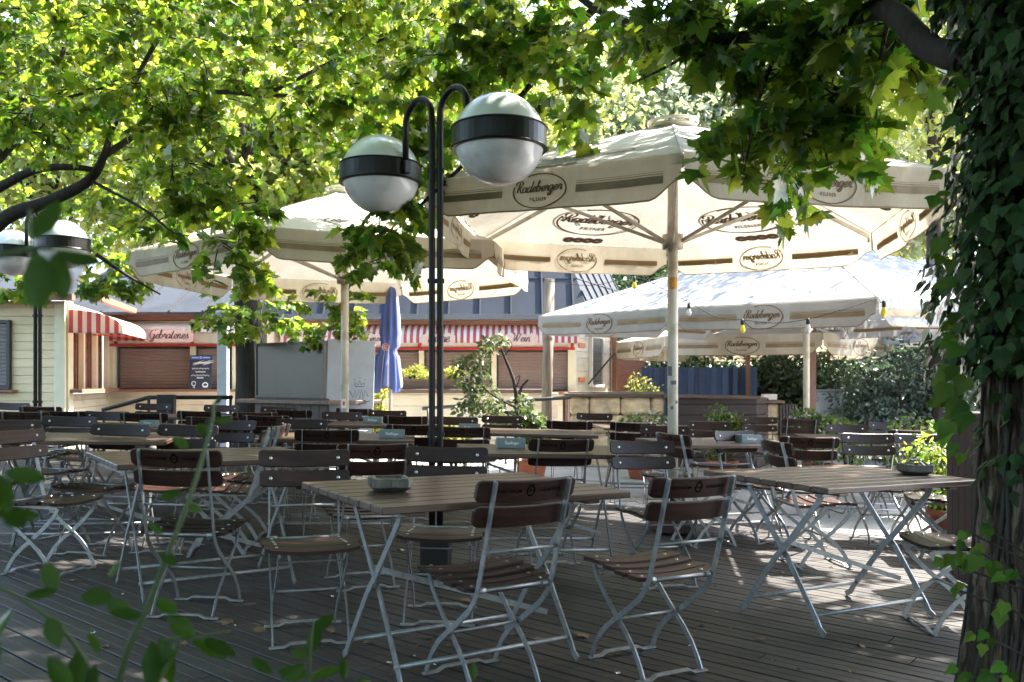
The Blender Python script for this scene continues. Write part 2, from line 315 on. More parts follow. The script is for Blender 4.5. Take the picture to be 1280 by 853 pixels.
# ------------------------------------------------------------------ handwriting strokes (x-height 1) and block letters
GL={
'R':(1.35,[[(.35,-.02),(.42,.6),(.55,1.3),(.62,1.85)],[(.05,1.35),(-.12,1.6),(.05,1.95),(.6,2.1),(1.1,1.95),(1.2,1.55),(.95,1.15),(.5,1.0)],[(.6,1.02),(.85,.6),(1.05,.15),(1.3,.0),(1.5,.2)]]),
'a':(1.0,[[(.78,.8),(.5,1.0),(.18,.8),(.06,.4),(.2,.03),(.5,.08),(.74,.5)],[(.8,.98),(.74,.4),(.82,.03),(1.08,.25)]]),
'd':(1.0,[[(.78,.8),(.5,1.0),(.18,.8),(.06,.4),(.2,.03),(.5,.08),(.76,.5)],[(.98,2.0),(.84,1.1),(.76,.4),(.84,.03),(1.08,.25)]]),
'e':(.82,[[(.02,.3),(.35,.42),(.65,.7),(.55,.98),(.25,.85),(.1,.4),(.3,.02),(.62,.08),(.9,.32)]]),
'b':(.95,[[(-.02,.3),(.25,1.2),(.36,1.9),(.2,1.95),(.12,1.2),(.1,.35),(.3,.0),(.62,.2),(.72,.65),(.55,.95),(.3,.75)],[(.7,.75),(.98,.85)]]),
'r':(.72,[[(0,.25),(.2,.8),(.22,1.1),(.3,.88),(.58,.88),(.54,.4),(.6,.03),(.82,.28)]]),
'g':(.98,[[(.78,.8),(.5,1.0),(.18,.8),(.06,.4),(.2,.05),(.5,.1),(.74,.5)],[(.8,.98),(.72,.2),(.6,-.55),(.3,-.85),(.1,-.6),(.45,-.15),(1.05,.28)]]),
'G':(1.4,[[(1.15,1.65),(1.0,1.95),(.55,1.9),(.15,1.3),(.12,.5),(.5,.02),(.95,.2),(1.1,.8)],[(.7,.85),(1.15,.88),(1.1,.2),(1.0,-.5),(.6,-.75),(.45,-.45),(1.4,.2)]]),
't':(.6,[[(-.02,.25),(.25,1.1),(.36,1.65),(.2,.6),(.22,.08),(.45,.05),(.65,.28)],[(.0,1.15),(.55,1.2)]]),
'n':(1.0,[[(0,.3),(.15,.95),(.12,.4),(.1,.0)],[(.12,.5),(.45,1.0),(.62,.8),(.6,.3),(.7,.02),(1.0,.28)]]),
's':(.72,[[(0,.25),(.3,.75),(.36,1.1),(.42,.85),(.58,.4),(.4,.03),(.12,.12)],[(.4,.03),(.78,.28)]]),
'i':(.48,[[(0,.28),(.2,.98),(.16,.3),(.28,.02),(.5,.28)],[(.28,1.45),(.31,1.52)]]),
'm':(1.4,[[(0,.3),(.14,.95),(.1,.0)],[(.11,.5),(.4,1.0),(.52,.8),(.48,.0)],[(.5,.5),(.82,1.0),(.98,.8),(.96,.25),(1.08,.02),(1.4,.28)]]),
'o':(.9,[[(.5,1.0),(.18,.8),(.08,.4),(.3,.02),(.62,.25),(.68,.7),(.48,1.0),(.6,.8),(.95,.85)]]),
'L':(1.3,[[(.85,1.7),(.65,2.0),(.45,1.6),(.45,.7),(.2,.05),(.05,.2),(.4,.25),(.9,.0),(1.35,.2)]]),
'W':(1.9,[[(.0,1.7),(.25,1.95),(.35,1.2),(.42,.1),(.8,1.0),(.98,1.7),(.95,.9),(1.05,.1),(1.5,1.1),(1.75,1.95)]]),
'B':(1.35,[[(.45,1.9),(.35,1.0),(.3,.0)],[(.1,1.5),(.4,1.95),(.95,1.9),(1.0,1.4),(.5,1.08),(1.05,.9),(1.05,.3),(.6,-.05),(.2,.1)]]),
'E':(1.2,[[(1.0,1.8),(.6,2.0),(.3,1.6),(.6,1.15),(.2,.8),(.15,.25),(.5,.0),(1.2,.25)]]),
'p':(.95,[[(0,.3),(.2,1.0),(.12,.0),(.05,-.8)],[(.15,.6),(.5,1.0),(.7,.6),(.5,.05),(.2,.15)],[(.5,.05),(.95,.28)]]),
'f':(.65,[[(0,.25),(.35,1.2),(.5,1.8),(.38,2.0),(.25,1.2),(.15,-.3),(.1,-.8),(.3,-.6),(.3,.1),(.7,.28)]]),
'h':(1.0,[[(0,.3),(.35,1.5),(.4,1.95),(.25,1.6),(.12,.0)],[(.15,.5),(.45,1.0),(.62,.8),(.6,.2),(.72,.02),(1.0,.28)]]),
'l':(.5,[[(0,.3),(.35,1.5),(.38,1.95),(.24,1.6),(.16,.3),(.3,.02),(.52,.28)]]),
'u':(1.0,[[(0,.3),(.15,.95),(.1,.3),(.25,.02),(.5,.2),(.68,.95),(.62,.3),(.75,.02),(1.0,.28)]]),
' ':(.7,[]),
}
def cr(pts,k=5):
    P=[np.array(p,float) for p in pts]
    if len(P)==2: return [P[0]+(P[1]-P[0])*i/2 for i in range(3)]
    Q=[2*P[0]-P[1]]+P+[2*P[-1]-P[-2]]; out=[]
    for i in range(1,len(Q)-2):
        a,b,c,d=Q[i-1],Q[i],Q[i+1],Q[i+2]
        for j in range(k):
            t=j/k; out.append(.5*((2*b)+(c-a)*t+(2*a-5*b+4*c-d)*t*t+(3*b-a-3*c+d)*t**3))
    out.append(P[-1]); return out
def ribbon(pts,w0,w1=None):
    """2-D ribbon polygons: list of quads; fatter on down strokes"""
    w1=w1 or w0; n=len(pts); L=[];Rr=[]
    for i in range(n):
        t=pts[min(i+1,n-1)]-pts[max(i-1,0)]; l=np.linalg.norm(t)+1e-9; t=t/l; nn=np.array([-t[1],t[0]])
        w=(w0+(w1-w0)*abs(t[1])); L.append(pts[i]+nn*w/2); Rr.append(pts[i]-nn*w/2)
    return [(Rr[i],Rr[i+1],L[i+1],L[i]) for i in range(n-1)]
def script(text,width,thin=.09,thick=.24,shear=.22,k=5):
    """list of strokes, each a list of quads, centred on the origin, total width given"""
    x=0; st=[]
    for ch in text:
        adv,ss=GL[ch]
        for s_ in ss: st.append([(p[0]+x+shear*p[1],p[1]) for p in s_])
        x+=adv
    sc=width/x; out=[]
    for s_ in st:
        pts=[(np.array(p)-np.array([x/2+.1,.5]))*sc for p in cr(s_,k)]
        out.append(ribbon(pts,thin*sc,thick*sc))
    return out
_tc={}
def block(text,width):
    """block letters from the built-in font as (verts2d, faces), centred"""
    if text not in _tc:
        cu=bpy.data.curves.new('t','FONT'); cu.body=text; cu.align_x='CENTER'; cu.align_y='CENTER'; cu.resolution_u=2; cu.space_character=1.2; cu.offset=.018
        o=bpy.data.objects.new('t',cu); C.objects.link(o); dg=bpy.context.evaluated_depsgraph_get(); dg.update()
        me=bpy.data.meshes.new_from_object(o.evaluated_get(dg)); v=np.array([(p.co.x,p.co.y) for p in me.vertices]); f=[tuple(p.vertices) for p in me.polygons]
        bpy.data.objects.remove(o); bpy.data.curves.remove(cu); bpy.data.meshes.remove(me); _tc[text]=(v,f)
    v,f=_tc[text]; sc=width/(v[:,0].max()-v[:,0].min()); return v*sc,f
def put_strokes(mb,strokes,P,off,mi,mir=1,step=.0003):
    """P(x,y,off)->3-D"""
    for i,q in enumerate(strokes):
        for quad in q:
            mb.add([P(mir*p[0],p[1],off+step*(i%7)) for p in quad],[(0,1,2,3)],mi)
def put_block(mb,vf,P,off,mi,mir=1,dx=0,dy=0):
    v,f=vf; mb.add([P(mir*(p[0]+dx),p[1]+dy,off) for p in v],f,mi)
def beer_logo(mb,P,w,off,mi,mir=1,chain=False,lite=False):
    put_strokes(mb,script('Radeberger',w*.92,.12,.30,k=3 if lite else 5),lambda x,y,o:P(x,y*.86+.012*w,o),off,mi,mir)
    an=[R(118-a) for a in np.linspace(0,318,18 if lite else 40)]
    put_strokes(mb,[ribbon([np.array((math.cos(a)*w*.52+.02*w,math.sin(a)*w*.27-.02*w)) for a in an],w*.016,w*.026)],P,off+.0025,mi,mir)
    put_block(mb,block('PILSNER',w*.33),P,off+.0002,mi,mir,0,-.155*w)
    if chain:
        for k in range(4):
            c=np.array(((k-1.5)*w*.13,-.42*w)); a=[R(t) for t in np.linspace(0,360,13)]
            put_strokes(mb,[ribbon([c+np.array((math.cos(t)*w*.055,math.sin(t)*w*.033)) for t in a],w*.05)],P,off+.0004*k,mi,mir)

# ------------------------------------------------------------------ folding chair (sitter looks along +y)
def rrect(w,h,r,n=4):
    o=[]
    for (cx,cy,a0) in((w/2-r,h/2-r,0),(-w/2+r,h/2-r,90),(-w/2+r,-h/2+r,180),(w/2-r,-h/2+r,270)):
        for k in range(n+1):
            a=R(a0+90*k/n); o.append((cx+r*math.cos(a),cy+r*math.sin(a)))
    return o
POST=[(-.345,.875),(-.315,.76),(-.275,.60),(-.235,.455),(-.213,.40),(-.165,.345),(-.085,.283),(0,.222),(.065,.172),(.115,.118),(.15,.062),(.172,.012)]
LEGB=[(.195,.425),(.165,.375),(.115,.322),(.06,.272),(0,.222),(-.065,.172),(-.12,.118),(-.16,.062),(-.188,.012)]
def make_chair(label):
    root=thing('folding_chair',label,'chair','folding chairs of the beer garden')
    mb=MB(); nx=12
    for j in range(5):                                          # five dished seat slats
        y0=-.205+j*.083; w=.077; 
        zc=.447+.012*math.cos(j/4*math.pi*1.0)*-1+(.0 if j<4 else -.004)
        P=lambda u,v:0
        pts=[]
        L=.455-(.02 if j in(0,4) else 0)
        for i in range(nx+1):
            x=-L/2+L*i/nx; k=(2*x/L); ez=.016*k*k; ww=w*(1 if abs(k)<.92 else .82)
            tilt=(.10 if j==4 else 0)
            pts.append([(x,y0,zc+ez),(x,y0+ww,zc+ez-tilt*ww),(x,y0+ww,zc+ez-tilt*ww-.017),(x,y0,zc+ez-.017)])
        vs=[p for q in pts for p in q]; fs=[]
        for i in range(nx):
            for c in range(4): fs.append((i*4+c,i*4+(c+1)%4,i*4+4+(c+1)%4,i*4+4+c))
        fs+= [(3,2,1,0),tuple(nx*4+c for c in range(4))]
        mb.add(vs,fs,0)
        for x in(-.165,.165): mb.lathe([(.0,.004),(.006,.003),(.008,0)],7,(x,y0+w/2,zc+.016*(2*x/L)**2+.0005),1)
    mb.build('seat',[M['chair_wood'],M['rivet']],root)
    lean=math.atan2(.09,.33)
    def Bp(s,x,h,o):   # point on the backrest: s along slope from z=.60 up, o forward of the post line
        z=.60+s*math.cos(lean); y=-.275-s*math.sin(lean); f=.012+.022*(2*x/.45)**2+o
        return Vector((x,y+f*math.cos(lean),z+f*math.sin(lean)))
    mb=MB()
    for s0,hh,w in((.128,.084,.452),(.232,.088,.462)):
        ol=rrect(w,hh,.024,4); k=len(ol); rows=[]
        cols=14
        # slat as a grid clipped to a rounded outline: build by vertical strips
        def half(x):
            e=w/2-abs(x); r=.024
            return hh/2-(r-math.sqrt(max(0,r*r-(r-e)**2)) if e<r else 0)
        xs=[-w/2+.001,-w/2+.004,-w/2+.010,-w/2+.024]+[(-w/2+.024)+(w-.048)*i/10 for i in range(1,10)]+[w/2-.024,w/2-.010,w/2-.004,w/2-.001]
        vs=[];fs=[]
        for x in xs:
            h=half(x); b=.004
            for (sv,o) in((-h,b),(-h,.018-b),(-h+b,.018),(h-b,.018),(h,.018-b),(h,b),(h-b,0),(-h+b,0)): vs.append(Bp(s0+sv,x,0,o))
        for i in range(len(xs)-1):
            for c in range(8): fs.append((i*8+c,i*8+(c+1)%8,i*8+8+(c+1)%8,i*8+8+c))
        fs+=[tuple(range(8))[::-1],tuple((len(xs)-1)*8+c for c in range(8))]
        mb.add(vs,fs,0)
        for x in(-.17,.17):
            c=Bp(s0,x,0,.0185); n=(Bp(s0,x,0,.03)-c).normalized(); u=Vector((1,0,0)); v_=n.cross(u)
            for rr,o in((.0095,.0),(.0065,.004)):
                pass
            ring=[[c+(u*math.cos(2*math.pi*q/8)+v_*math.sin(2*math.pi*q/8))*rr+n*o for q in range(8)] for rr,o in((.0095,0),(.0065,.0045))]
            mb.add(ring[0]+ring[1],[(q,(q+1)%8,8+(q+1)%8,8+q) for q in range(8)]+[tuple(range(8,16))],1,True)
    back=mb.build('backrest',[M['chair_wood'],M['rivet']],root)
    mb=MB()
    P=lambda x,y,o: Bp(.236+y,-x,0,-o)
    put_block(mb,block('HOFBRÄU',.105),P,.0012,0,1,-.095,0); mb.build('lettering',M['engrave'],back)
    mb=MB(); put_block(mb,block('MÜNCHEN',.105),P,.0012,0,1,.095,0); mb.build('lettering',M['engrave'],back)
    mb=MB()
    a=[R(t) for t in np.linspace(0,360,13)]
    put_strokes(mb,[ribbon([np.array((math.cos(t)*.017,math.sin(t)*.021)) for t in a],.006)],P,.0012,0)
    put_block(mb,block('HB',.02),P,.0014,0)
    put_strokes(mb,[ribbon([np.array(p) for p in((-.012,.028),(-.006,.024),(0,.03),(.006,.024),(.012,.028))],.004)],P,.0012,0)
    mb.build('lettering',[M['engrave']],back)
    for s in(-1,1):
        mb=MB(); mb.flat([(s*.174,y,z) for y,z in POST],.024,.007,(1,0,0)); mb.build('leg',M['steel'],root)
        mb=MB(); mb.flat([(s*.158,y,z) for y,z in LEGB],.024,.007,(1,0,0)); mb.build('leg',M['steel'],root)
    for y in(.172,-.188):
        mb=MB(); hw=.190
        mb.flat([(-hw,y,.006),(-.12,y,.007),(-.09,y,.022),(.09,y,.022),(.12,y,.007),(hw,y,.006)],.008,.022,(0,1,0)); mb.build('foot_rail',M['steel'],root)
    mb=MB(); mb.tube([(-.172,-.272,.595),(.172,-.272,.595)],.0065,6); mb.build('crossbar',M['steel'],root)
    mb=MB(); mb.tube([(-.172,-.222,.437),(.172,-.222,.437)],.008,6); 
    for s in(-1,1): mb.tube([(s*.172,-.222,.437),(s*.135,-.222,.437)],.013,7)
    mb.build('crossbar',M['steel'],root)
    mb=MB(); mb.tube([(-.172,.0,.222),(.172,.0,.222)],.0065,6); mb.build('crossbar',M['steel'],root)
    mb=MB()
    for s in(-1,1): mb.flat([(s*.15,-.2,.425),(s*.15,.18,.425)],.016,.006,(1,0,0))
    mb.tube([(-.15,.14,.418),(-.15,.12,.385),(.15,.12,.385),(.15,.14,.418)],.005,5)
    mb.build('seat_frame',M['steel'],root)
    return root

# (px of the back's top, distance of the back, direction the sitter faces, label)
CHAIRS=[
 (655,3.36,125,'dark folding chair seen from behind at near edge of front table, left of its pair'),
 (866,3.60,122,'dark folding chair seen from behind at right corner of front table, sunlit pale seat'),
 (378,4.45,-72,'folding chair at left corner of front table, riveted backrest facing the camera'),
 (551,4.85,-86,'folding chair facing the camera across the front table, directly behind its ashtray'),
 (466,5.00,113,'folding chair turned away with pale olive seat, between lamp post and left corner chair'),
 (217,4.30,89,'folding chair seen squarely from behind alone at left of the deck'),
 (12,5.45,-12,'folding chair in side view at left edge of picture, facing right'),
 (328,6.15,190,'greenish-lit folding chair facing left at end of long left table, nearer of two'),
 (346,6.75,186,'greenish-lit folding chair facing left, the one just behind its twin'),
 (232,6.45,-93,'dark blue-lit folding chair behind left table, directly above lone near chair'),
 (82,7.30,-86,'brown folding chair facing camera behind the far left table'),
 (129,8.40,-90,'folding chair behind brown one at far left, under sunlit kiosk counter'),
 (28,8.00,94,'dark folding chair with its back to camera at left edge, left of black lamp pole'),
 (73,8.30,90,'dark folding chair with its back to camera just right of left lamp pole'),
 (4,6.60,-72,'folding chair cut by left edge of picture, facing camera'),
 (11,10.2,-90,'pale blue-lit folding chair at far left edge, before the plank kiosk'),
 (48,9.30,90,'dark folding chair at left lamp pole foot, farthest one there'),
 (192,11.0,-94,'pale blue folding chair standing far back before dark stair rail'),
 (177,8.30,90,'dark folding chair facing away beside small left table with ashtray'),
 (247,9.00,91,'dark folding chair facing away in the back row left of metal cabinet'),
 (260,7.80,98,'dark outlined folding chair facing away in front of brown chair'),
 (283,7.30,-94,'wide brown folding chair facing camera left of the greenish pair'),
 (315,9.00,94,'dark folding chair facing away below tree trunk'),
 (331,8.30,90,'dark folding chair facing away immediately left of brown chair at middle table'),
 (274,11.0,-90,'tan folding chair far back below the dark tree trunk'),
 (345,10.8,-90,'tan folding chair far back below the metal cabinet'),
 (364,9.90,90,'dark folding chair facing away below metal cabinet, behind middle table'),
 (377,7.75,-90,'brown folding chair facing camera at the middle table left of cream parasol pole'),
 (424,9.60,-94,'bright blue-lit folding chair at the foot of left cream parasol pole'),
 (441,10.8,90,'folding chair seen from behind just right of left parasol pole'),
 (483,10.4,-90,'bright blue-lit folding chair right of light graffiti panel'),
 (505,8.90,92,'dark folding chair facing away left of tall lamp post, farther of two'),
 (514,7.20,95,'dark folding chair facing away left of tall lamp post, nearer of two'),
 (566,9.00,-90,'brown folding chair just right of tall lamp post before golden shrub'),
 (624,9.60,-88,'mauve-lit folding chair below slender shrub tree'),
 (711,8.60,88,'dark folding chair facing away below timber post, left of two alike'),
 (788,8.60,86,'dark folding chair facing away left of big parasol pole, right of two alike'),
 (828,8.05,-96,'reddish folding chair standing right at the foot of big parasol pole'),
 (700,5.80,106,'dark folding chair facing away alone in middle behind front table'),
 (800,5.75,-76,'reddish sunlit folding chair facing camera between front table and big parasol pole'),
 (884,9.20,-96,'red brown folding chair right of big parasol pole at rear table'),
 (946,11.0,-90,'small far folding chair before the dark plank wall end'),
 (1007,6.70,86,'wide dark folding chair facing away behind right table, beside thin cream pole'),
 (968,6.10,5,'folding chair in side view facing right at left end of right table'),
 (1080,7.40,-86,'folding chair facing camera behind right table, left of the ashtray'),
 (1147,7.50,-90,'folding chair facing camera directly above the right ashtray'),
 (1138,8.25,90,'dark folding chair facing away, back to back with chair above ashtray'),
 (1058,9.20,-90,'brown folding chair far right before clipped round bush'),
 (1108,10.2,-90,'farthest folding chair at right before the dark shrubs'),
 (1000,10.6,90,'far folding chair at foot of reddish post'),
 (1262,4.55,176,'folding chair half hidden behind ivy trunk, seat pointing left'),
 (1225,6.40,172,'folding chair farther back behind ivy trunk near dark planter'),
 (915,7.35,-60,'reddish folding chair facing camera at near side of table right of big pole'),
 (838,6.75,20,'folding chair side-on at left end of table right of the big pole'),
 (1168,9.4,92,'far folding chair facing away before loose pale shrub'),
 (575,7.05,96,'folding chair facing away just right of the tall lamp poles'),
 (640,11.2,90,'far folding chair in front of the beige plank terrace wall'),
 (742,11.0,-92,'far folding chair in front of sandstone wall'),
 (150,6.35,-98,'folding chair between two left tables facing the camera, seat in light'),
 (405,6.25,100,'folding chair facing away at near side of the middle table'),
]
proto=None
SPOTS=[]
for i,(px,d,th,lab) in enumerate(CHAIRS):
    if proto is None: proto=make_chair(lab); o=proto
    else: o=copy_tree(proto)
    o['label']=lab
    x=xof(px,d)+.30*math.cos(R(th)); y=d+.30*math.sin(R(th))
    if d<9: SPOTS.append((x,y,.23))
    o.matrix_world=placed(x,y,R(th-90)+R(random.uniform(-4,4)))

# ------------------------------------------------------------------ folding tables (long axis x, 1.2 x 0.8)
def make_table(label):
    root=thing('folding_table',label,'table','slatted folding tables')
    mb=MB()
    for j in range(8): mb.box((0,-.385+.11*j,.734),(1.2,.1055,.028),None,0,.004)
    for x in(-.43,.43): mb.box((x,0,.709),(.07,.78,.021),None,0,.003)
    mb.build('tabletop',M['table_wood'],root)
    for sx in(-1,1):
        for sy in(-1,1):
            x=sx*.43+(.012 if sy>0 else -.012)*1
            mb=MB(); mb.flat([(x,sy*.27,.70),(x,sy*.245,.655),(x,sy*.03,.40),(x,-sy*.03,.34),(x,-sy*.23,.07),(x,-sy*.25,.035),(x,-sy*.285,.012)],.030,.008,(1,0,0)); mb.build('leg',M['steel'],root)
    for sy in(-1,1):
        mb=MB(); mb.tube([(-.43,-sy*.215,.092),(.43,-sy*.215,.092)],.010,7); mb.build('crossbar',M['steel'],root)
    mb=MB(); mb.beam((-.42,.05,.43),(.40,-.10,.18),.006,.024); mb.build('brace',M['steel'],root)
    for sx in(-1,1):
        for sy in(-1,1): mb=MB(); mb.box((sx*.43,sy*.265,.690),(.075,.05,.017),None,0,.003); mb.build('bracket',M['steel'],root)
    for ch in root.children:
        for v in ch.data.vertices: v.co.z*=1.038
    return root
TABLES=[
 (-.23,3.86,33,'large dark slatted table in the foreground holding a square ashtray at its left'),
 (1.80,4.77,29,'large slatted table at right beside ivy trunk with octagonal ashtray'),
 (-1.83,5.15,36,'slatted table behind the lone left chair with a pale top'),
 (-3.15,6.38,12,'slatted table farthest left in the middle distance, near left lamp pole'),
 (-1.42,7.05,6,'slatted table with grey box left of tall lamp post'),
 (-1.35,9.20,3,'slatted table in back row before graffiti panel with grey box'),
 (.18,8.35,0,'slatted table right of tall lamp post in second row with grey-green box at left end'),
 (.22,6.15,8,'slatted table right of tall lamp post in nearer row with grey-green box'),
 (1.80,7.50,22,'slatted table right of big parasol pole with grey-green box'),
 (-3.45,7.85,4,'small-looking slatted table left with ashtray under chalkboard kiosk'),
 (-4.0,10.0,0,'slatted table far left in sun before the kiosk'),
 (1.55,9.9,5,'slatted table far back before dark plank wall'),
 (3.5,8.55,-4,'slatted table far right behind the chairs facing camera'),
]
tp=None
for i,(x,y,rz,lab) in enumerate(TABLES):
    if tp is None: tp=make_table(lab); o=tp
    else: o=copy_tree(tp)
    o['label']=lab; o.matrix_world=placed(x,y,R(rz))
    if y<9: SPOTS.append((x,y,.5))
def table_point(i,lx,ly,z=.749):
    x,y,rz,_=TABLES[i]; return placed(x,y,R(rz))@Vector((lx,ly,z))
# ------------------------------------------------------------------ things on the tables
def ashtray(i,px,py,kind,label,rz):
    zz=gz(0)+.75; d=(CAMZ-(.777+gz(xof(px,TABLES[i][1]))))*F/(py-HY); p=on(px,d); p.z+=.7768
    root=thing('ashtray',label,'ashtray','lidded ashtrays on tables',Matrix.Translation(p)@TILT@Matrix.Rotation(R(rz),4,'Z'))
    mb=MB()
    if kind=='square':
        prof=[(.058,0),(.062,.004),(.078,.018),(.082,.024),(.083,.056),(.078,.060),(.066,.060),(.060,.050),(.055,.022),(0,.02)]
    else:
        prof=[(.055,0),(.062,.006),(.076,.014),(.082,.022),(.083,.050),(.079,.054),(.066,.052),(.060,.045),(.055,.02),(0,.018)]
    def ring(r,z):
        c=.28 if kind=='square' else .38
        k=1.0; a=r; q=r*c; pts=[]
        for (x,y) in((a,-a+q),(a,a-q),(a-q,a),(-a+q,a),(-a,a-q),(-a,-a+q),(-a+q,-a),(a-q,-a)): pts.append(Vector((x,y,z)))
        return pts
    vs=[];fs=[]
    for j,(r,z) in enumerate(prof): vs+=ring(max(r,.0005),z)
    for j in range(len(prof)-1):
        for k in range(8): fs.append((j*8+k,j*8+(k+1)%8,j*8+8+(k+1)%8,j*8+8+k))
    fs.append(tuple(range(8))[::-1]); mb.add(vs,fs,0)
    mb.build('bowl',M['ash'],root)
    mb=MB(); mb.add(ring(.058,.032),[tuple(range(8))],0); mb.build('ash',M['ashs'],root)
    if kind!='square':
        mb=MB()
        def r2(r,z): return ring(r,z)
        lo=r2(.080,.056); hi=r2(.030,.080); lo2=r2(.066,.056); hi2=r2(.024,.076)
        for k in range(0,8,2):
            mb.beam((lo[k]+lo[(k+1)%8])/2,(hi[k]+hi[(k+1)%8])/2,.010,.006)
        for k in range(8): mb.beam(lo[k],lo[(k+1)%8],.012,.007); mb.beam(hi[k],hi[(k+1)%8],.010,.005)
        mb.build('lid',M['ash'],root)
    else:
        mb=MB()
        for k in range(4):
            a=R(90*k); mb.box((math.cos(a)*.084,math.sin(a)*.084,.04),(.006,.03,.03) if k%2==0 else (.03,.006,.03),None,0,.002)
        mb.build('corner_mount',M['ash'],root)
    return root
ashtray(0,487,614,'square','square dark metal ashtray at left end of the front table',22)
ashtray(1,1144,593,'octagon','eight-sided metal ashtray with open lid on right table',12)
def menu_box(i,px,d,rz,label,w=.20,h=.062):
    p=on(px,d); p.z+=.7768
    root=thing('table_box',label,'box','grey-green table boxes',Matrix.Translation(p)@TILT@Matrix.Rotation(R(rz),4,'Z'))
    mb=MB(); t=.006
    mb.box((0,0,.004),(w,.11,.008),None,0,.002)
    for sy in(-1,1): mb.box((0,sy*.052,h/2+.008),(w,t,h),None,0,.002)
    for sx in(-1,1): mb.box((sx*(w/2-t/2),0,h/2+.008),(t,.098,h),None,0,.002)
    mb.build('tray',M['box'],root)
    mb=MB(); put_strokes(mb,script('Radeberger',w*.5,.12,.3,k=2),lambda x,y,o:Vector((x,-.0555-o,.036+y)),.0006,0); mb.build('lettering',M['headw'],root)
    mb=MB()
    for k in range(5): mb.box((-w*.3+k*w*.15,0,h*.42),(.012,.085,h*.75),None,0,.002)
    mb.build('coaster',M['headw'],root)
menu_box(6,587,8.15,0,'grey-green box at left end of table right of tall lamp, farther one')
menu_box(7,638,6.2,8,'grey-green box on nearer table right of tall lamp')
menu_box(8,935,7.35,20,'grey-green box on table right of big parasol pole')
menu_box(4,490,6.95,6,'grey box on table immediately left of tall lamp post')
menu_box(5,466,9.2,3,'grey box on far table below graffiti panel')
menu_box(9,187,7.75,4,'dark-looking small box on far left table under kiosk',.14,.05)
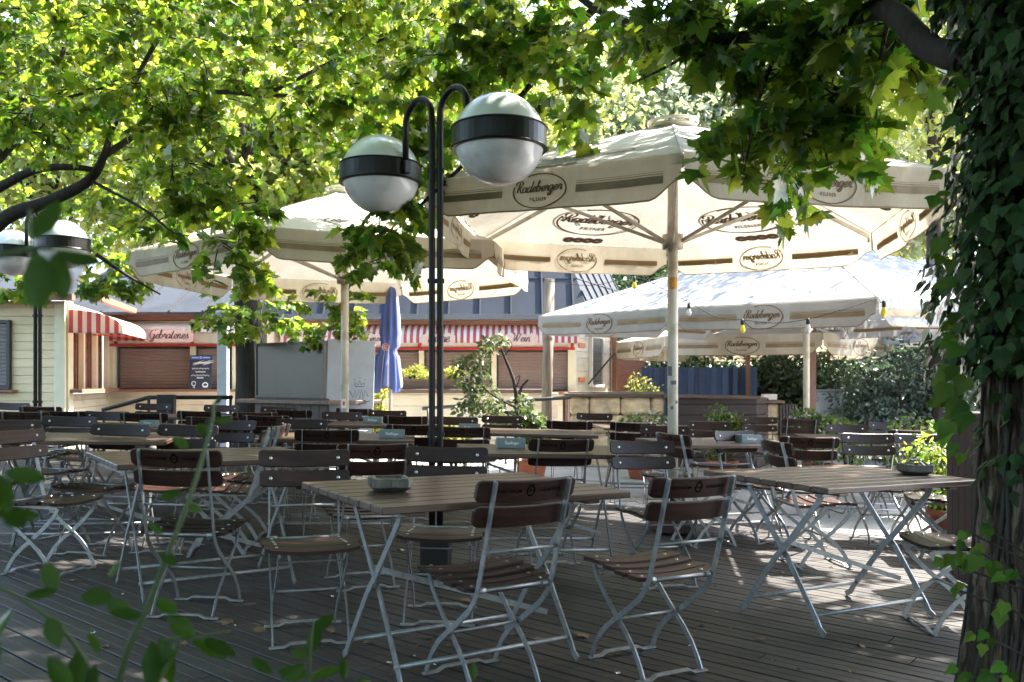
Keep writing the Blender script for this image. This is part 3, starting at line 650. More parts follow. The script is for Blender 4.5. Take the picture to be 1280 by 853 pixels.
# ------------------------------------------------------------------ parasols
def parasol(label,cx,cy,corners,ez,az,logos,sides,roof_logos,pole_r=.045,pole_mat='pole_w',drop=.29,cloth='cream',base=True,dropn=None,logo_w=.46,sag=.07,detail=True,roof_w=.85,cap=True,polebot=None):
    """corners: plan offsets, counter-clockwise seen from below = left to right for someone in front"""
    root=thing('parasol',label,'parasol','cream beer parasols',Matrix.Translation((cx,cy,gz(cx)))); g=gz(cx)
    n=len(corners); K=[Vector((c[0],c[1],(c[2] if len(c)>2 else ez)-g)) for c in corners]; A=Vector((0,0,az-g))
    cap_r=.20
    def top(i): return A+(K[i]-A).normalized()*cap_r
    mb=MB()
    for i in range(n):
        a,b=K[i],K[(i+1)%n]; ta,tb=top(i),top((i+1)%n)
        nrm=((b-a).cross(A-a)).normalized()
        if nrm.z<0: nrm=-nrm
        def P(u,v,a=a,b=b,ta=ta,tb=tb,nrm=nrm):
            lo=a.lerp(b,u); hi=ta.lerp(tb,u); p=lo.lerp(hi,v); return p-nrm*(sag*4*u*(1-u)*(1-v)*(.25+v))
        def PS(u,v,a=a,b=b,ta=ta,tb=tb):       # ribs carry the cloth: slight dip along each rib
            p=P(u,v); return p
        mb.grid(P,10,8,0)
        if roof_logos and i in roof_logos:
            al=(b-a).normalized(); up=(A-(a+b)/2); hl=up.length; up.normalize(); mid=(a+b)/2; L=(b-a).length
            def Q(x,y,o,a=a,b=b,P=P,L=L,hl=hl,nrm=nrm):
                v=max(0,min(.95,(.23*hl+y)/(hl-cap_r))); wv=L*(1-v)+.02
                u=.5+x/wv; u=max(0,min(1,u)); return P(u,v)+nrm*o
            beer_logo(mb,Q,min(roof_w,L*.5),.004,2,1,True,not detail)
            beer_logo(mb,Q,min(roof_w,L*.5),-.006,1,-1,True,not detail)
    for i in range(n):                                             # stitched seams along the ribs
        a=K[i]; t_=top(i); d_=(t_-a); e_=Vector((-a.y,a.x,0)).normalized()*.011
        for q in range(6): 
            p0_=a+d_*(q/6)+Vector((0,0,.006)); p1_=a+d_*((q+1)/6)+Vector((0,0,.006)); mb.add([p0_-e_,p0_+e_,p1_+e_,p1_-e_],[(0,1,2,3)],3)
    can=mb.build('canopy',[M[cloth],M['print'],M['print'] if cloth=='cream' else M['print_faint'],M['seam']],root,fix=False)
    mb=MB()
    for i in range(n):
        if sides is not None and i not in sides: continue
        a,b=K[i],K[(i+1)%n]; al=(b-a); L=al.length; aln=al/L; out=Vector((aln.y,-aln.x,0)).normalized(); ph=i*1.7
        dn=dropn or drop*.58
        def low(u):
            e=min(u,1-u)*L; k=min(1,e/.22); k=k*k*(3-2*k); return dn+(drop-dn)*k
        def V(x,y,o,a=a,b=b,L=L,out=out,ph=ph):   # x metres along, y metres down
            u=x/L; p=a.lerp(b,max(0,min(1,u))); v=y/drop
            w=.012*math.sin(x*9+ph)*v+.018*math.sin(x*3.1+ph*2)*v*v+.005*math.sin(x*27+ph*3+2*math.sin(x*5))*v
            return p+out*(.012+w+o+.02*v)-Vector((0,0,y))-Vector((0,0,.03*4*u*(1-u)*.4))
        nu=26
        us=[0,.02,.04,.06,.08,.1,.13]+[.16+.68*k/13 for k in range(14)]+[.87,.9,.92,.94,.96,.98,1]; nu=len(us)-1
        mb.grid(lambda u,v:V(us[int(round(u*nu))]*L,low(us[int(round(u*nu))])*v,0),nu,6,0)
        # hem
        mb.grid(lambda u,v:V(us[int(round(u*nu))]*L,low(us[int(round(u*nu))])-.012+.012*v,.003),nu,1,1)
        segs=logos.get(i,[.5])
        edges=[.03*L]; 
        for q in segs: edges+= [q*L-logo_w*.72,q*L+logo_w*.72]
        edges.append(L-.03*L)
        for (off,mi_b,mi_p) in((.005,2,3),(-.004,4,4)):
            for e in range(0,len(edges),2):
                x0,x1=edges[e],edges[e+1]
                if x1-x0<.05: continue
                if e==0: x0=.12*1 if L>1 else .06
                if e==len(edges)-2: x1=L-.12
                if x1<=x0: continue
                k=max(2,int((x1-x0)/.12))
                for (y0,y1) in((.135,.185),(.121,.126),(.109,.112)):
                    if off<0 and y0<.13: continue
                    y0*=drop/.29; y1*=drop/.29
                    mb.grid(lambda u,v:V(x0+(x1-x0)*u,y0+(y1-y0)*v,off),k,1,mi_b,False)
            for q in segs:
                beer_logo(mb,lambda x,y,o:V(q*L+x,.145*drop/.29-y,o),logo_w,off,mi_p,1,False,not detail)
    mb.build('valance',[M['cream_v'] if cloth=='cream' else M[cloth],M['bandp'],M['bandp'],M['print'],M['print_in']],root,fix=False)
    mb=MB(); pb=0 if polebot is None else polebot
    mb.tube([(0,0,pb+.02),(0,0,A.z-.03)],pole_r,16); mb.build('pole',M[pole_mat],root)
    if base:
        mb=MB(); mb.box((0,0,.05),(.34,.34,.08),None,0,.01); mb.lathe([(pole_r+.002,.32),(pole_r+.02,.32),(pole_r+.02,.08),(pole_r+.05,.08)],16); mb.build('base',M['dwood'] if pole_mat=='pole_w' else M['black'],root)
    mb=MB(); hz=A.z-.16
    mb.lathe([(pole_r,hz+.05),(pole_r+.05,hz+.05),(pole_r+.05,hz-.05),(pole_r,hz-.05)],14); mb.build('hub',M['pole_w'],root)
    rz_=K[0].z-.02-.18
    mb=MB(); mb.lathe([(pole_r+.001,rz_+.06),(pole_r+.045,rz_+.06),(pole_r+.045,rz_-.06),(pole_r+.001,rz_-.06)],14); mb.build('runner',M['pole_w'],root)
    for i in range(n):
        c=K[i]; e=Vector((c.x,c.y,0)).normalized()
        mb=MB(); s0=Vector((e.x*.08,e.y*.08,hz)); e0=c-Vector((0,0,.035))-e*.02; mb.beam(s0,e0,.022,.038,bev=.004)
        mb.lathe([(0,.012),(.018,.0),(.018,-.05),(0,-.06)],8,e0,1); rb=mb.build('rib',[M['pole_w'],M['rivet']],root)
        mb=MB(); q=s0.lerp(e0,.55); mb.beam(Vector((e.x*.08,e.y*.08,rz_)),q-Vector((0,0,.03)),.018,.030,bev=.003); mb.build('strut',M['pole_w'],root)
    if cap:
        mb=MB(); tz=A.z-.02
        mb.lathe([(.17,tz-.05),(.20,tz-.03),(.205,tz-.012),(.19,tz-.005),(.10,tz+.005),(0,tz+.01)],24); 
        mb.lathe([(.205,tz+.004),(.222,tz+.012),(.222,tz+.024),(.205,tz+.030),(.19,tz+.024),(.19,tz+.006)],24)
        mb.build('vent_cap',M['pole_w'],root)
    return root
def ring_corners(n,Rr,phi): return [(Rr*math.sin(R(phi+360*k/n)),-Rr*math.cos(R(phi+360*k/n))) for k in range(n)]
BIGX,BIGY=xof(841,7.36),7.36
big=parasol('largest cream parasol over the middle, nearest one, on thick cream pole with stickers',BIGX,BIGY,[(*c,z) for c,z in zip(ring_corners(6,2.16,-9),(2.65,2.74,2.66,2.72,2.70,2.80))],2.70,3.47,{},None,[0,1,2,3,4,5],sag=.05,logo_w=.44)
p=Vector((BIGX,BIGY,0))
mb=MB()
def on_pole(mb,rad,a0,a1,z0,z1,mi): mb.grid(lambda u,v:Vector((math.sin(R(a0+(a1-a0)*u))*rad,-math.cos(R(a0+(a1-a0)*u))*rad,z0+(z1-z0)*v)),8,3,mi,False)
def zpx(py,d): return CAMZ+(HY-py)/F*d
for (a0,a1,y0,y1,mi) in((-50,40,361,346,0),(-75,-20,470,458,1),(-30,30,481,476,1),(20,50,505,501,1),(-35,-5,512,508,1)):
    mb=MB(); on_pole(mb,.0462,a0,a1,zpx(y0,7.3)-gz(BIGX),zpx(y1,7.3)-gz(BIGX),0); mb.build('sticker',M['graf' if mi else 'sticker'],big)
LX,LY=xof(431,9.7),9.7
left=parasol('sunlit cream parasol at left behind the twin globe lamp',LX,LY,ring_corners(6,2.2,-9.5),2.62,3.42,{},None,[0,5],sag=.05,logo_w=.44)
for (a0,a1,y0,y1,mm,rr_) in((-40,30,510,499,'headw',.0462),(-20,12,507,502,'stickr',.0464),(-60,-20,389,378,'sticker',.0462)):
    mb=MB(); on_pole(mb,rr_,a0,a1,zpx(y0,9.7)-gz(LX),zpx(y1,9.7)-gz(LX),0); mb.build('sticker',M[mm],left)
# right square parasol with ribs at corners and mid-sides
RX,RY=xof(1008,12.2),12.2
D=.313*12.2; al=-9
cor=[]
ang=[al,al+90,al+180,al-90]
cc=[(D*math.sin(R(a)),-D*math.cos(R(a))) for a in ang]
zz={0:2.09,1:2.24,2:2.30,3:2.24}
full=[]
for k in(3,0,1,2):
    kn=(k+1)%4; a=cc[k]; b=cc[kn]; full.append((*a,zz[k])); full.append(((a[0]+b[0])/2,(a[1]+b[1])/2,(zz[k]+zz[kn])/2+.015))
right=parasol('wide square bluish-white parasol at right hung with a bulb string',RX,RY,full,2.2,3.36,{},None,[0,2],cloth='white_cl',pole_r=.045,sag=.03,logo_w=.5,roof_w=.9,base=True)
far=parasol('far cream parasol with dark pole before the blue fence',xof(935,17.0),17.0,ring_corners(6,2.62,12),2.08,2.80,{},None,[],cloth='cream',pole_mat='pole_wood',sag=.04,detail=False,drop=.36,logo_w=.55)
fr=parasol('far parasol at right mostly hidden behind ivy trunk',xof(1255,15.0),15.0,ring_corners(4,2.4,-44),2.28,3.0,{},None,[],cloth='white_cl',sag=.03,detail=False,drop=.34)

# ------------------------------------------------------------------ string of bulbs along the square parasol
root=thing('string_light','black cable with yellow and clear bulbs slung along front of right square parasol','string lights',None,Matrix.Translation((0,0,0)))
cp=[at(686,352,12.0),at(740,357,11.6),at(793,347,10.8),at(830,362,10.4),at(861,378,9.86),at(895,396,9.5),at(928,400,9.2),at(970,404,8.9),at(1010,399,8.55),at(1050,388,8.35),at(1096,374,8.28),at(1103,378,8.27),at(1140,362,8.6),at(1180,351,9.2),at(1240,340,10)]
mb=MB(); cpp=[Vector(p) for p in cr([tuple(p) for p in cp],4)]; mb.tube(cpp,.0045,5); mb.build('cable',M['cable'],root)
for (px,py,d,mm) in((793,347,10.8,'yellow'),(861,380,9.86,'clearb'),(928,400,9.2,'yellow'),(1010,399,8.55,'clearb'),(1105,377,8.27,'yellow')):
    p=at(px,py,d)
    mb=MB(); mb.lathe([(0,.01),(.018,.005),(.02,-.05),(.016,-.055)],10,p); so=mb.build('socket',M['cable'],root)
    mb=MB(); mb.lathe([(.014,-.05),(.022,-.075),(.032,-.105),(.028,-.13),(.012,-.145),(0,-.147)],12,p); mb.build('bulb',M[mm],root)

# ------------------------------------------------------------------ twin globe lamps
def globe_lamp(label,px,d,offs,H,zc,r=.275,arc_top=.42,lean=0):
    b=on(px,d); root=thing('street_lamp',label,'lamp','black twin globe lamps',Matrix.Translation(b)); g=b.z
    mb=MB(); mb.box((0,0,.12),(.19,.19,.24),None,0,.012); mb.box((0,0,.012),(.26,.26,.024),None,0,.004); mb.build('base',M['black'],root)
    for k,(ox,oy) in enumerate(offs):
        e=Vector((ox,oy,0)); L=e.length; e/=L; s=Vector((e.y,-e.x,0)); p0=Vector(((.027 if ox>0 else -.027),0,0))
        rim=L-r-.018; z0=zc-g
        pts=[p0+Vector((0,0,.1)),p0+Vector((0,0,1.0)),p0+Vector((0,0,z0))]
        zt=z0+arc_top-(rim-.028)/2
        for q in range(0,13):
            a=math.pi*q/12; rr=(rim-.028)/2; pts.append(p0*(1-q/12)+e*(rr-rr*math.cos(a)+.028*q/12)+Vector((0,0,zt+rr*math.sin(a))))
        pts.append(e*rim+Vector((0,0,z0+.0)))
        mb=MB(); mb.tube(pts,.0215,10); mb.build('pole',M['black'],root)
        c=e*L+Vector((0,0,z0))
        T=[(r*math.cos(R(t)),r*math.sin(R(t))) for t in np.linspace(90,9,14)]; T[0]=(0.0005,r)
        mb=MB(); mb.lathe(T,36,c); gt=mb.build('globe',M['globe_top'],root)
        T=[(r*math.cos(R(t)),r*math.sin(R(t))) for t in np.linspace(-9,-90,14)]; T[-1]=(.0005,-r)
        mb=MB(); mb.lathe(T,36,c); mb.build('globe',M['globe_bot'],root)
        h=.068; rb=r+.012
        mb=MB(); mb.lathe([(r-.03,h),(rb,h),(rb+.006,h-.006),(rb,h-.014),(rb,-h+.014),(rb+.006,-h+.006),(rb,-h),(r-.03,-h)],48,c,0,False); 
        mb.box(c-e*(r+.02),(.05,.05,.09),Matrix((e,s,Vector((0,0,1)))).transposed(),0,.006); mb.build('band',M['band'],root)
    for z in(.9,1.9,2.62): mb=MB(); mb.box((0,0,z),(.11,.03,.03),None,0,.004); mb.build('clamp',M['black'],root)
    return root
globe_lamp('tall black lamp with twin poles and two large banded white globes at centre',545,5.62,[(.42,-.43),(-.43,.45)],3.3,2.715)
globe_lamp('farther black lamp with two banded globes at left edge of picture',47,10.0,[(.45,-.30),(-.45,.30)],3.3,2.80,arc_top=.42)

# ------------------------------------------------------------------ closed blue parasol
bx,bd=488,11.9
b=on(bx,bd); root=thing('closed_parasol','folded blue parasol with white stripe hanging before the wine kiosk','parasol',None,Matrix.Translation(b))
zt=zpx(352,bd)-b.z; zb=zpx(487,bd)-b.z; zk=zpx(433,bd)-b.z
def clo(u,v):
    z=zt+(zb-zt)*v; a=2*math.pi*u
    r=.085+.06*v
    if v<.08: r*=.3+.7*v/.08
    if z<=zk+.12 and z>=zk-.12: r=.105
    if z<zk-.12: r=.13+.05*min(1,((zk-.12-z)/.4))
    r*=1+.22*math.sin(a*8+2*v)*min(1,v*3)
    return Vector((r*math.cos(a)*1.05-.0-.10*(v if z<zk else 0)*.6,r*math.sin(a),z+(.05*math.sin(a*4+1) if v>.97 else 0)))
mb=MB(); nu=64; mb.grid(clo,nu,30,0,True,lambda i,j:1 if (i in(0,1,2,62,63) or (i in (50,51,44,45) and j>18)) else 0); mb.build('canopy',[M['bluecl'],M['bluewh']],root,fix=False)
mb=MB(); mb.tube([(0,0,0),(0,0,zt+.08)],.024,10); mb.build('pole',M['pole_w'],root)
mb=MB(); mb.lathe([(0,.0),(.05,.0),(.05,.008)],18); 
for v in range(len(mb.v)): x,y,z=mb.v[v]; mb.v[v]=(x-.04,-.19-z,y+zk-.02)
mb.build('badge',M['headw'],root)
mb=MB(); put_strokes(mb,[ribbon([np.array((math.cos(R(t))*.034,math.sin(R(t))*.034)) for t in np.linspace(0,360,19)],.012),ribbon([np.array((-.015,-.012)),np.array((0,.012)),np.array((.015,-.012))],.012)],lambda x,y,o:Vector((x-.04,-.199-o,zk-.02+y)),.001,0); mb.build('emblem',M['stickr'],root)
mb=MB(); mb.lathe([(.30,0),(.30,.05),(.05,.07),(.03,.3)],20); mb.build('base',M['dsteel'],root)
# ------------------------------------------------------------------ ground and deck
BD=Vector((-.78,.626,0)); PN=Vector((.626,.78,0)); EDGE=7.75
def gpt(s,p,dz): 
    x=BD.x*s+PN.x*p; y=BD.y*s+PN.y*p; return Vector((x,y,gz(x)+dz))
mb=MB()
ss=[-160,-80,-40]+[-20+2*k for k in range(21)]+[30,45,80,160]
def strip(p0,p1,dz0,dz1,mi):
    for a,b in zip(ss[:-1],ss[1:]):
        mb.add([gpt(a,p0,dz0),gpt(b,p0,dz0),gpt(b,p1,dz1),gpt(a,p1,dz1)],[(0,1,2,3)],mi)
strip(-120,-6,-.06,-.06,1); strip(-6,EDGE,-.06,-.06,1); strip(EDGE,EDGE+.002,-.06,-.014,0)
pp=[EDGE+.002]+[8.5+k*1.2 for k in range(14)]+[30,50,90,250]
for a,b in zip(pp[:-1],pp[1:]): strip(a,b,-.014,-.014,0)
tag(mb.build('ground',[M['gravel'],M['void']]),kind='structure')
mb=MB(); w=.135
k=0; p=-3.2
while p+.145<EDGE:
    s=-14+random.uniform(0,4)
    while s<20:
        L=random.choice((4,5,5)); e=s+L-.004
        q=lambda a,b,z: gpt(a,b,z)
        p0,p1=p+.005,p+.005+w; b=.004
        prof=[(p0,-.03),(p0,-b),(p0+b,0),(p0+w*.48,0),(p0+w*.5,-.002),(p0+w*.52,0),(p1-b,0),(p1,-b),(p1,-.03)]
        n=max(2,int(L/2)); vs=[];fs=[]
        for i in range(n+1):
            for (pq,z) in prof: vs.append(q(s+(e-s)*i/n,pq,z))
        m=len(prof)
        for i in range(n):
            for c in range(m-1): fs.append((i*m+c,i*m+c+1,i*m+m+c+1,i*m+m+c))
        mb.add(vs,fs,0); s+=L
    p+=.145
tag(mb.build('deck',M['deck']),kind='structure')
for i in range(70):
    px=random.uniform(60,1150); py=random.uniform(640,845); yh=HY+SL*(px-640); d=CAMZ*F/(py-yh); p=on(px,d)
    a=random.uniform(0,6.28); s=random.choice((.007,.009,.012,.016,.022,.03)); mb=MB(); pts=[]
    for k in range(9):
        t=a+2*math.pi*k/9; r=s*(1 if k%2 else .55); pts.append(p+Vector((r*math.cos(t),r*math.sin(t)*.8,.004+.008*random.random())))
    mb.add(pts+[p+Vector((0,0,.003))],[(k,(k+1)%9,9) for k in range(9)],0)
    o=mb.build('fallen_leaf',M['dryleaf'] if i%4 else M['headw'],fix=False)
    tag(o,'small dry scrap of leaf lying on the deck boards' if i%4 else 'tiny pale scrap lying on the deck boards','leaf' ,'leaf scraps on the deck' if i%4 else 'pale scraps on the deck')

# ------------------------------------------------------------------ kiosk helpers
def facade(mb,p0,p1,z0,z1,mi=0,bh=.13,th=.022,gap=.006):
    """horizontal boards from plan point p0 to p1, outward = right-hand side when walking p0->p1 is the street"""
    a=Vector((*p0,0)); b=Vector((*p1,0)); d=(b-a); L=d.length; x=d/L; nrm=Vector((x.y,-x.x,0)); Mx=Matrix((x,nrm,Vector((0,0,1)))).transposed()
    mb.box((a+b)/2-nrm*.06+Vector((0,0,(z0+z1)/2)),(L-.002,.08,z1-z0),Mx,mi)
    z=z0
    while z<z1-.01:
        h=min(bh,z1-z); mb.box((a+b)/2+nrm*(th/2-.018)+Vector((0,0,z+h/2)),(L,th,h-gap),Mx,mi,.004); z+=bh
    return a,x,nrm,Mx
def shutter(parent,a,x,nrm,Mx,u0,u1,z0,z1,mat,frame='dframe',slat=.055,name='window',prot=.02,fw=.05):
    mb=MB(); c=a+x*((u0+u1)/2)+Vector((0,0,(z0+z1)/2)); w=u1-u0; h=z1-z0
    for s in(-1,1): mb.box(c+x*(s*(w/2+fw/2))+nrm*(prot+.02),(fw,.07,h+2*fw),Mx,0,.004)
    for s in(-1,1): mb.box(c+Vector((0,0,s*(h/2+fw/2)))+nrm*(prot+.018),(w,.066,fw),Mx,0,.004)
    win=mb.build(name,M[frame],parent)
    mb=MB(); n=int(h/slat); vs=[];fs=[]
    for i in range(n+1):
        z=z0+h*i/n
        for (dz,o) in((.003,.0),(.012,.009),(h/n-.012,.009),(h/n-.003,.0)):
            if i==n: break
            for u in(u0,u1): vs.append(a+x*u+nrm*(prot+.006+o)+Vector((0,0,z+dz)))
    for i in range(len(vs)//2-1): fs.append((2*i,2*i+1,2*i+3,2*i+2))
    mb.add(vs,fs,0); mb.build('shutter',M[mat],win)
    return win
def awning(parent,p0,p1,z1,proj,h,sw=.13,mats=('awn_w','awn_r'),scallop=.0):
    a=Vector((*p0,0)); b=Vector((*p1,0)); d=b-a; L=d.length; x=d/L; nrm=Vector((x.y,-x.x,0)); n=max(2,int(L/sw))
    prof=[(proj*math.sin(t),z1-h+h*math.cos(t)) for t in np.linspace(0.05,math.pi/2,9)]+[(proj,z1-h-.06)]
    mb=MB()
    for i in range(n):
        u0=L*i/n; u1=L*(i+1)/n; vs=[]
        for (o,z) in prof:
            for u in(u0,u1): vs.append(a+x*u+nrm*o+Vector((0,0,z)))
        mb.add(vs,[(2*j,2*j+1,2*j+3,2*j+2) for j in range(len(prof)-1)],i%2,False)
    for e,u in((0,0),(1,L)):                   # striped cheeks
        m=12
        for i in range(m):
            o0=proj*i/m; o1=proj*(i+1)/m; f=lambda o:z1-h+h*math.sqrt(max(0,1-(o/proj)**2)); zb=z1-h-.06
            q=a+x*(u+(.002 if e else -.002)); mb.add([q+nrm*o0+Vector((0,0,zb)),q+nrm*o1+Vector((0,0,zb)),q+nrm*o1+Vector((0,0,f(o1))),q+nrm*o0+Vector((0,0,f(o0)))],[(0,1,2,3)],(i+1)%2)
    aw=mb.build('awning',[M[mats[0]],M[mats[1]]],parent,fix=False)
    k=max(2,int(L/1.6))
    for i in range(k+1):
        mb=MB(); q=a+x*(L*i/k*.98+.01*L); mb.beam(q+nrm*.03+Vector((0,0,z1-h-.02)),q+nrm*(proj-.02)+Vector((0,0,z1-h-.05)),.02,.02); mb.build('awning_arm',M['red'],aw)
    mb=MB(); mb.beam(a+nrm*(proj-.015)+Vector((0,0,z1-h-.045)),b+nrm*(proj-.015)+Vector((0,0,z1-h-.045)),.025,.025)
    mb.build('front_bar',M['red'],aw)
    return a,x,nrm,aw
def signboard(parent,c,x,nrm,w,h,text,tw,mat='sign',tx='signtx'):
    mb=MB(); Mx=Matrix((x,nrm,Vector((0,0,1)))).transposed()
    ol=[c+x*p[0]+Vector((0,0,p[1])) for p in rrect(w,h,.045,3)]; mb.prism(ol,-nrm,.02,0)
    sg=mb.build('sign',M[mat],parent)
    mb=MB(); put_strokes(mb,script(text,tw,.10,.2),lambda px,py,o:c+x*px+Vector((0,0,py))+nrm*o,.004,0); mb.build('lettering',M[tx],sg)
    mb=MB()
    for s in(-1,1): mb.box(c+x*(s*w*.3)+nrm*-.03+Vector((0,0,h/2+.01)),(.03,.05,.03),Mx)
    mb.build('clip',M['headw'],sg)
    return sg
def seam_roof(parent,pts,seam=.55,name='roof',mat='roofm'):
    """pts: 4 corners e0,e1 (eave), r1,r0 (ridge)"""
    e0,e1,r1,r0=[Vector(p) for p in pts]; n=(e1-e0).cross(r0-e0).normalized()
    if n.z<0:n=-n
    mb=MB(); mb.prism([e0,e1,r1,r0],-n,.05,0)
    L=(e1-e0).length; k=max(1,int(L/seam)); el=(e1-e0)/L
    up=(r0-e0)-el*((r0-e0).dot(el)); upd=up.normalized(); H=up.length; s0=(r0-e0).dot(el); s1=L-(r1-e0).dot(el)
    for i in range(k+1):
        q=L*(i+.5)/(k+1); p=e0+el*q; t=1.0
        if s0>0 and q<s0: t=min(t,q/s0)
        if s1>0 and L-q<s1: t=min(t,(L-q)/s1)
        mb.beam(p+n*.016,p+upd*(H*t)+n*.016,.028,.035,n,1)
    for t in(.52,):
        a_=e0.lerp(r0,t); b_=e1.lerp(r1,t); mb.beam(a_+n*.006,b_+n*.006,.03,.014,n)
    return mb.build(name,[M[mat],M['dframe']],parent)

# ------------------------------------------------------------------ left kiosk
K1=thing('kiosk','cream plank kiosk at left with brown shutters and red striped awning','kiosk',None)
P0=(xof(-150,13.2),13.2); P1=(xof(80,13.2),13.2); P2=(xof(136,16.0),16.0); P3=(xof(300,16.0),16.0)
zb=.05
mb=MB(); f0=facade(mb,P0,P1,zb,2.50); mb.build('wall',M['clad'],K1)
mb=MB(); mb.box((P1[0]-.045,P1[1]-.022,1.27),(.16,.05,2.45),None,0,.006); mb.box((P1[0]+.03,P1[1]+.10,1.27),(.05,.16,2.45),None,0,.006); mb.build('corner_post',M['trimw'],K1)
a,x,nrm,Mx=f0; L0=(Vector(P1)-Vector(P0)).length; s=L0/230
shutter(K1,a,x,nrm,Mx,(-45+150)*s,(11+150)*s,1.19,2.15,'shutd')
mb=MB(); mb.box(a+x*((-17+150)*s)+nrm*.07+Vector((0,0,1.115)),(62*s+.2,.14,.04),Mx,0,.006); mb.build('sill',M['sill'],K1)
mb=MB(); f1=facade(mb,P1,P2,zb,1.06,0); f1b=facade(MB(),P1,P2,0,1); mb.build('wall',M['clad2'],K1)
a,x,nrm,Mx=f1; L1=(Vector(P2)-Vector(P1)).length
mb=MB(); mb.box(a+x*(L1/2+.12)-nrm*.2+Vector((0,0,1.78)),(L1-.32,.06,1.42),Mx); mb.build('wall',M['shutd'],K1)
for k in range(3):
    u0=.20+k*(L1-.35)/3; u1=u0+(L1-.35)/3-.10
    shutter(K1,a,x,nrm,Mx,u0,u1,1.16,2.1,'shut','sill',prot=-.12,fw=.04)
    mb=MB(); mb.box(a+x*(u1+.07)+nrm*.0+Vector((0,0,1.63)),(.075,.09,1.0),Mx,0,.006); mb.build('window_post',M['trimw'],K1)
mb=MB(); mb.box(a+x*(L1/2)+nrm*.10+Vector((0,0,1.11)),(L1-.1,.30,.06),Mx,0,.006); mb.build('sill',M['sill'],K1)
mb=MB(); mb.box(a+x*(L1/2)+nrm*.02+Vector((0,0,2.29)),(L1,.10,.36),Mx,0,.006); mb.build('header',M['trimw'],K1)
awning(K1,(P1[0]+.06,P1[1]+.02),(P2[0]+.1,P2[1]-.2),2.37,.78,.30,.065)
mb=MB(); f2=facade(mb,P2,P3,zb,1.08,0); mb.build('wall',M['clad2'],K1)
a,x,nrm,Mx=f2; L2=(Vector(P3)-Vector(P2)).length; q=L2/164.0
mb=MB(); mb.box(a+x*(L2/2)-nrm*.2+Vector((0,0,1.8)),(L2,.06,1.4),Mx); mb.build('wall',M['trimw'],K1)
shutter(K1,a,x,nrm,Mx,12*q,102*q,1.14,1.88,'shut','dframe',prot=-.08,fw=.035)
shutter(K1,a,x,nrm,Mx,110*q,150*q,1.14,1.88,'shut','dframe',prot=-.08,fw=.035)
mb=MB()
for u in(5,105.5,158): mb=MB(); mb.box(a+x*(u*q)+Vector((0,0,1.5)),(.09,.1,.82),Mx,0,.006); mb.build('window_post',M['trimw'],K1)
mb=MB(); mb.box(a+x*(L2/2)+nrm*.0+Vector((0,0,2.06)),(L2,.06,.20),Mx,0,.004); mb.build('header',M['headw'],K1)
mb=MB(); mb.box(a+x*(L2/2)+nrm*.03+Vector((0,0,1.94)),(L2,.05,.045),Mx,0,.004)
for u in(10,105.5): mb.box(a+x*(u*q)+nrm*.035+Vector((0,0,2.05)),(.05,.05,.17),Mx,0,.003)
mb.build('red_trim',M['red'],K1)
mb=MB(); mb.box(a+x*(L2/2)+nrm*.12+Vector((0,0,1.10)),(L2,.32,.045),Mx,0,.006); mb.build('sill',M['sill'],K1)
awning(K1,(P2[0]-.1,P2[1]),(P3[0],P3[1]),2.36,.65,.16,.16,('awn_w','awn_w'))
signboard(K1,a+x*(94*q)+nrm*.70+Vector((0,0,zpx(420.5,15.3))),x,nrm,.86,.21,'Gebratenes',.70)
mb=MB(); mb.box((-6.3,15.9,2.44),(2.9,.25,.10)); mb.build('gutter',M['sill'],K1)
seam_roof(K1,[(-8.2,15.3,2.50),(-4.6,15.3,2.50),(-4.6,18.6,4.1),(-8.2,18.6,4.1)],.6)
seam_roof(K1,[(-11,12.85,2.56),(-6.55,12.85,2.56),(-7.6,15.6,3.9),(-11,15.6,3.9)],.6)
mb=MB(); mb.box((-8.8,12.85,2.52),(4.5,.10,.09)); mb.box((-6.52,14.3,2.52),(.1,2.9,.09),Matrix.Rotation(R(12),3,'Z')); mb.build('gutter',M['sill'],K1)
mb=MB(); mb.box((-6.5,18.3,1.5),(4.2,.3,2.9)); mb.box((-4.5,17.2,1.25),(.12,2.4,2.4)); mb.build('rear_wall',M['clad2'],K1)
# chalkboard
cb=at(248,466,15.55); cb.y=15.62
ch=thing('chalkboard','dark blue menu chalkboard with white writing leaning on kiosk counter','chalkboard',None,Matrix.Translation((cb.x,cb.y,1.125))@Matrix.Rotation(R(-7),4,'X'))
mb=MB(); mb.box((0,0,.31),(.40,.025,.62),None,0,.005); mb.build('panel',M['chalk'],ch)
mb=MB(); mb.box((0,-.015,.575),(.37,.008,.06)); hd=mb.build('header',M['blueh'],ch)
mb=MB(); put_strokes(mb,[ribbon([np.array((math.cos(R(t))*.016,math.sin(R(t))*.016)) for t in np.linspace(0,360,10)],.008)],lambda x,y,o:Vector((x,-.0192-o,.575+y)),.001,0)
for s in(-1,1):
    for k in range(6): mb.box((s*(.05+.02*k),-.0198,.575),(.012,.002,.018))
mb.build('emblem',M['chalkw'],hd)
mb=MB(); Pc=lambda zz:(lambda x,y,o:Vector((x,-.0130-o,zz+y)))
put_strokes(mb,script('Empfehlung',.30,.14,.2,3),Pc(.48),.001,0)
for zz,w_ in((.375,.31),(.315,.18),(.25,.33),(.205,.12)):
    pts=[np.array((-w_/2+w_*t/40,.011*math.sin(t*1.9)+.008*math.sin(t*.83+zz*40))) for t in range(41)]
    put_strokes(mb,[ribbon(pts,.006)],Pc(zz),.001,0)
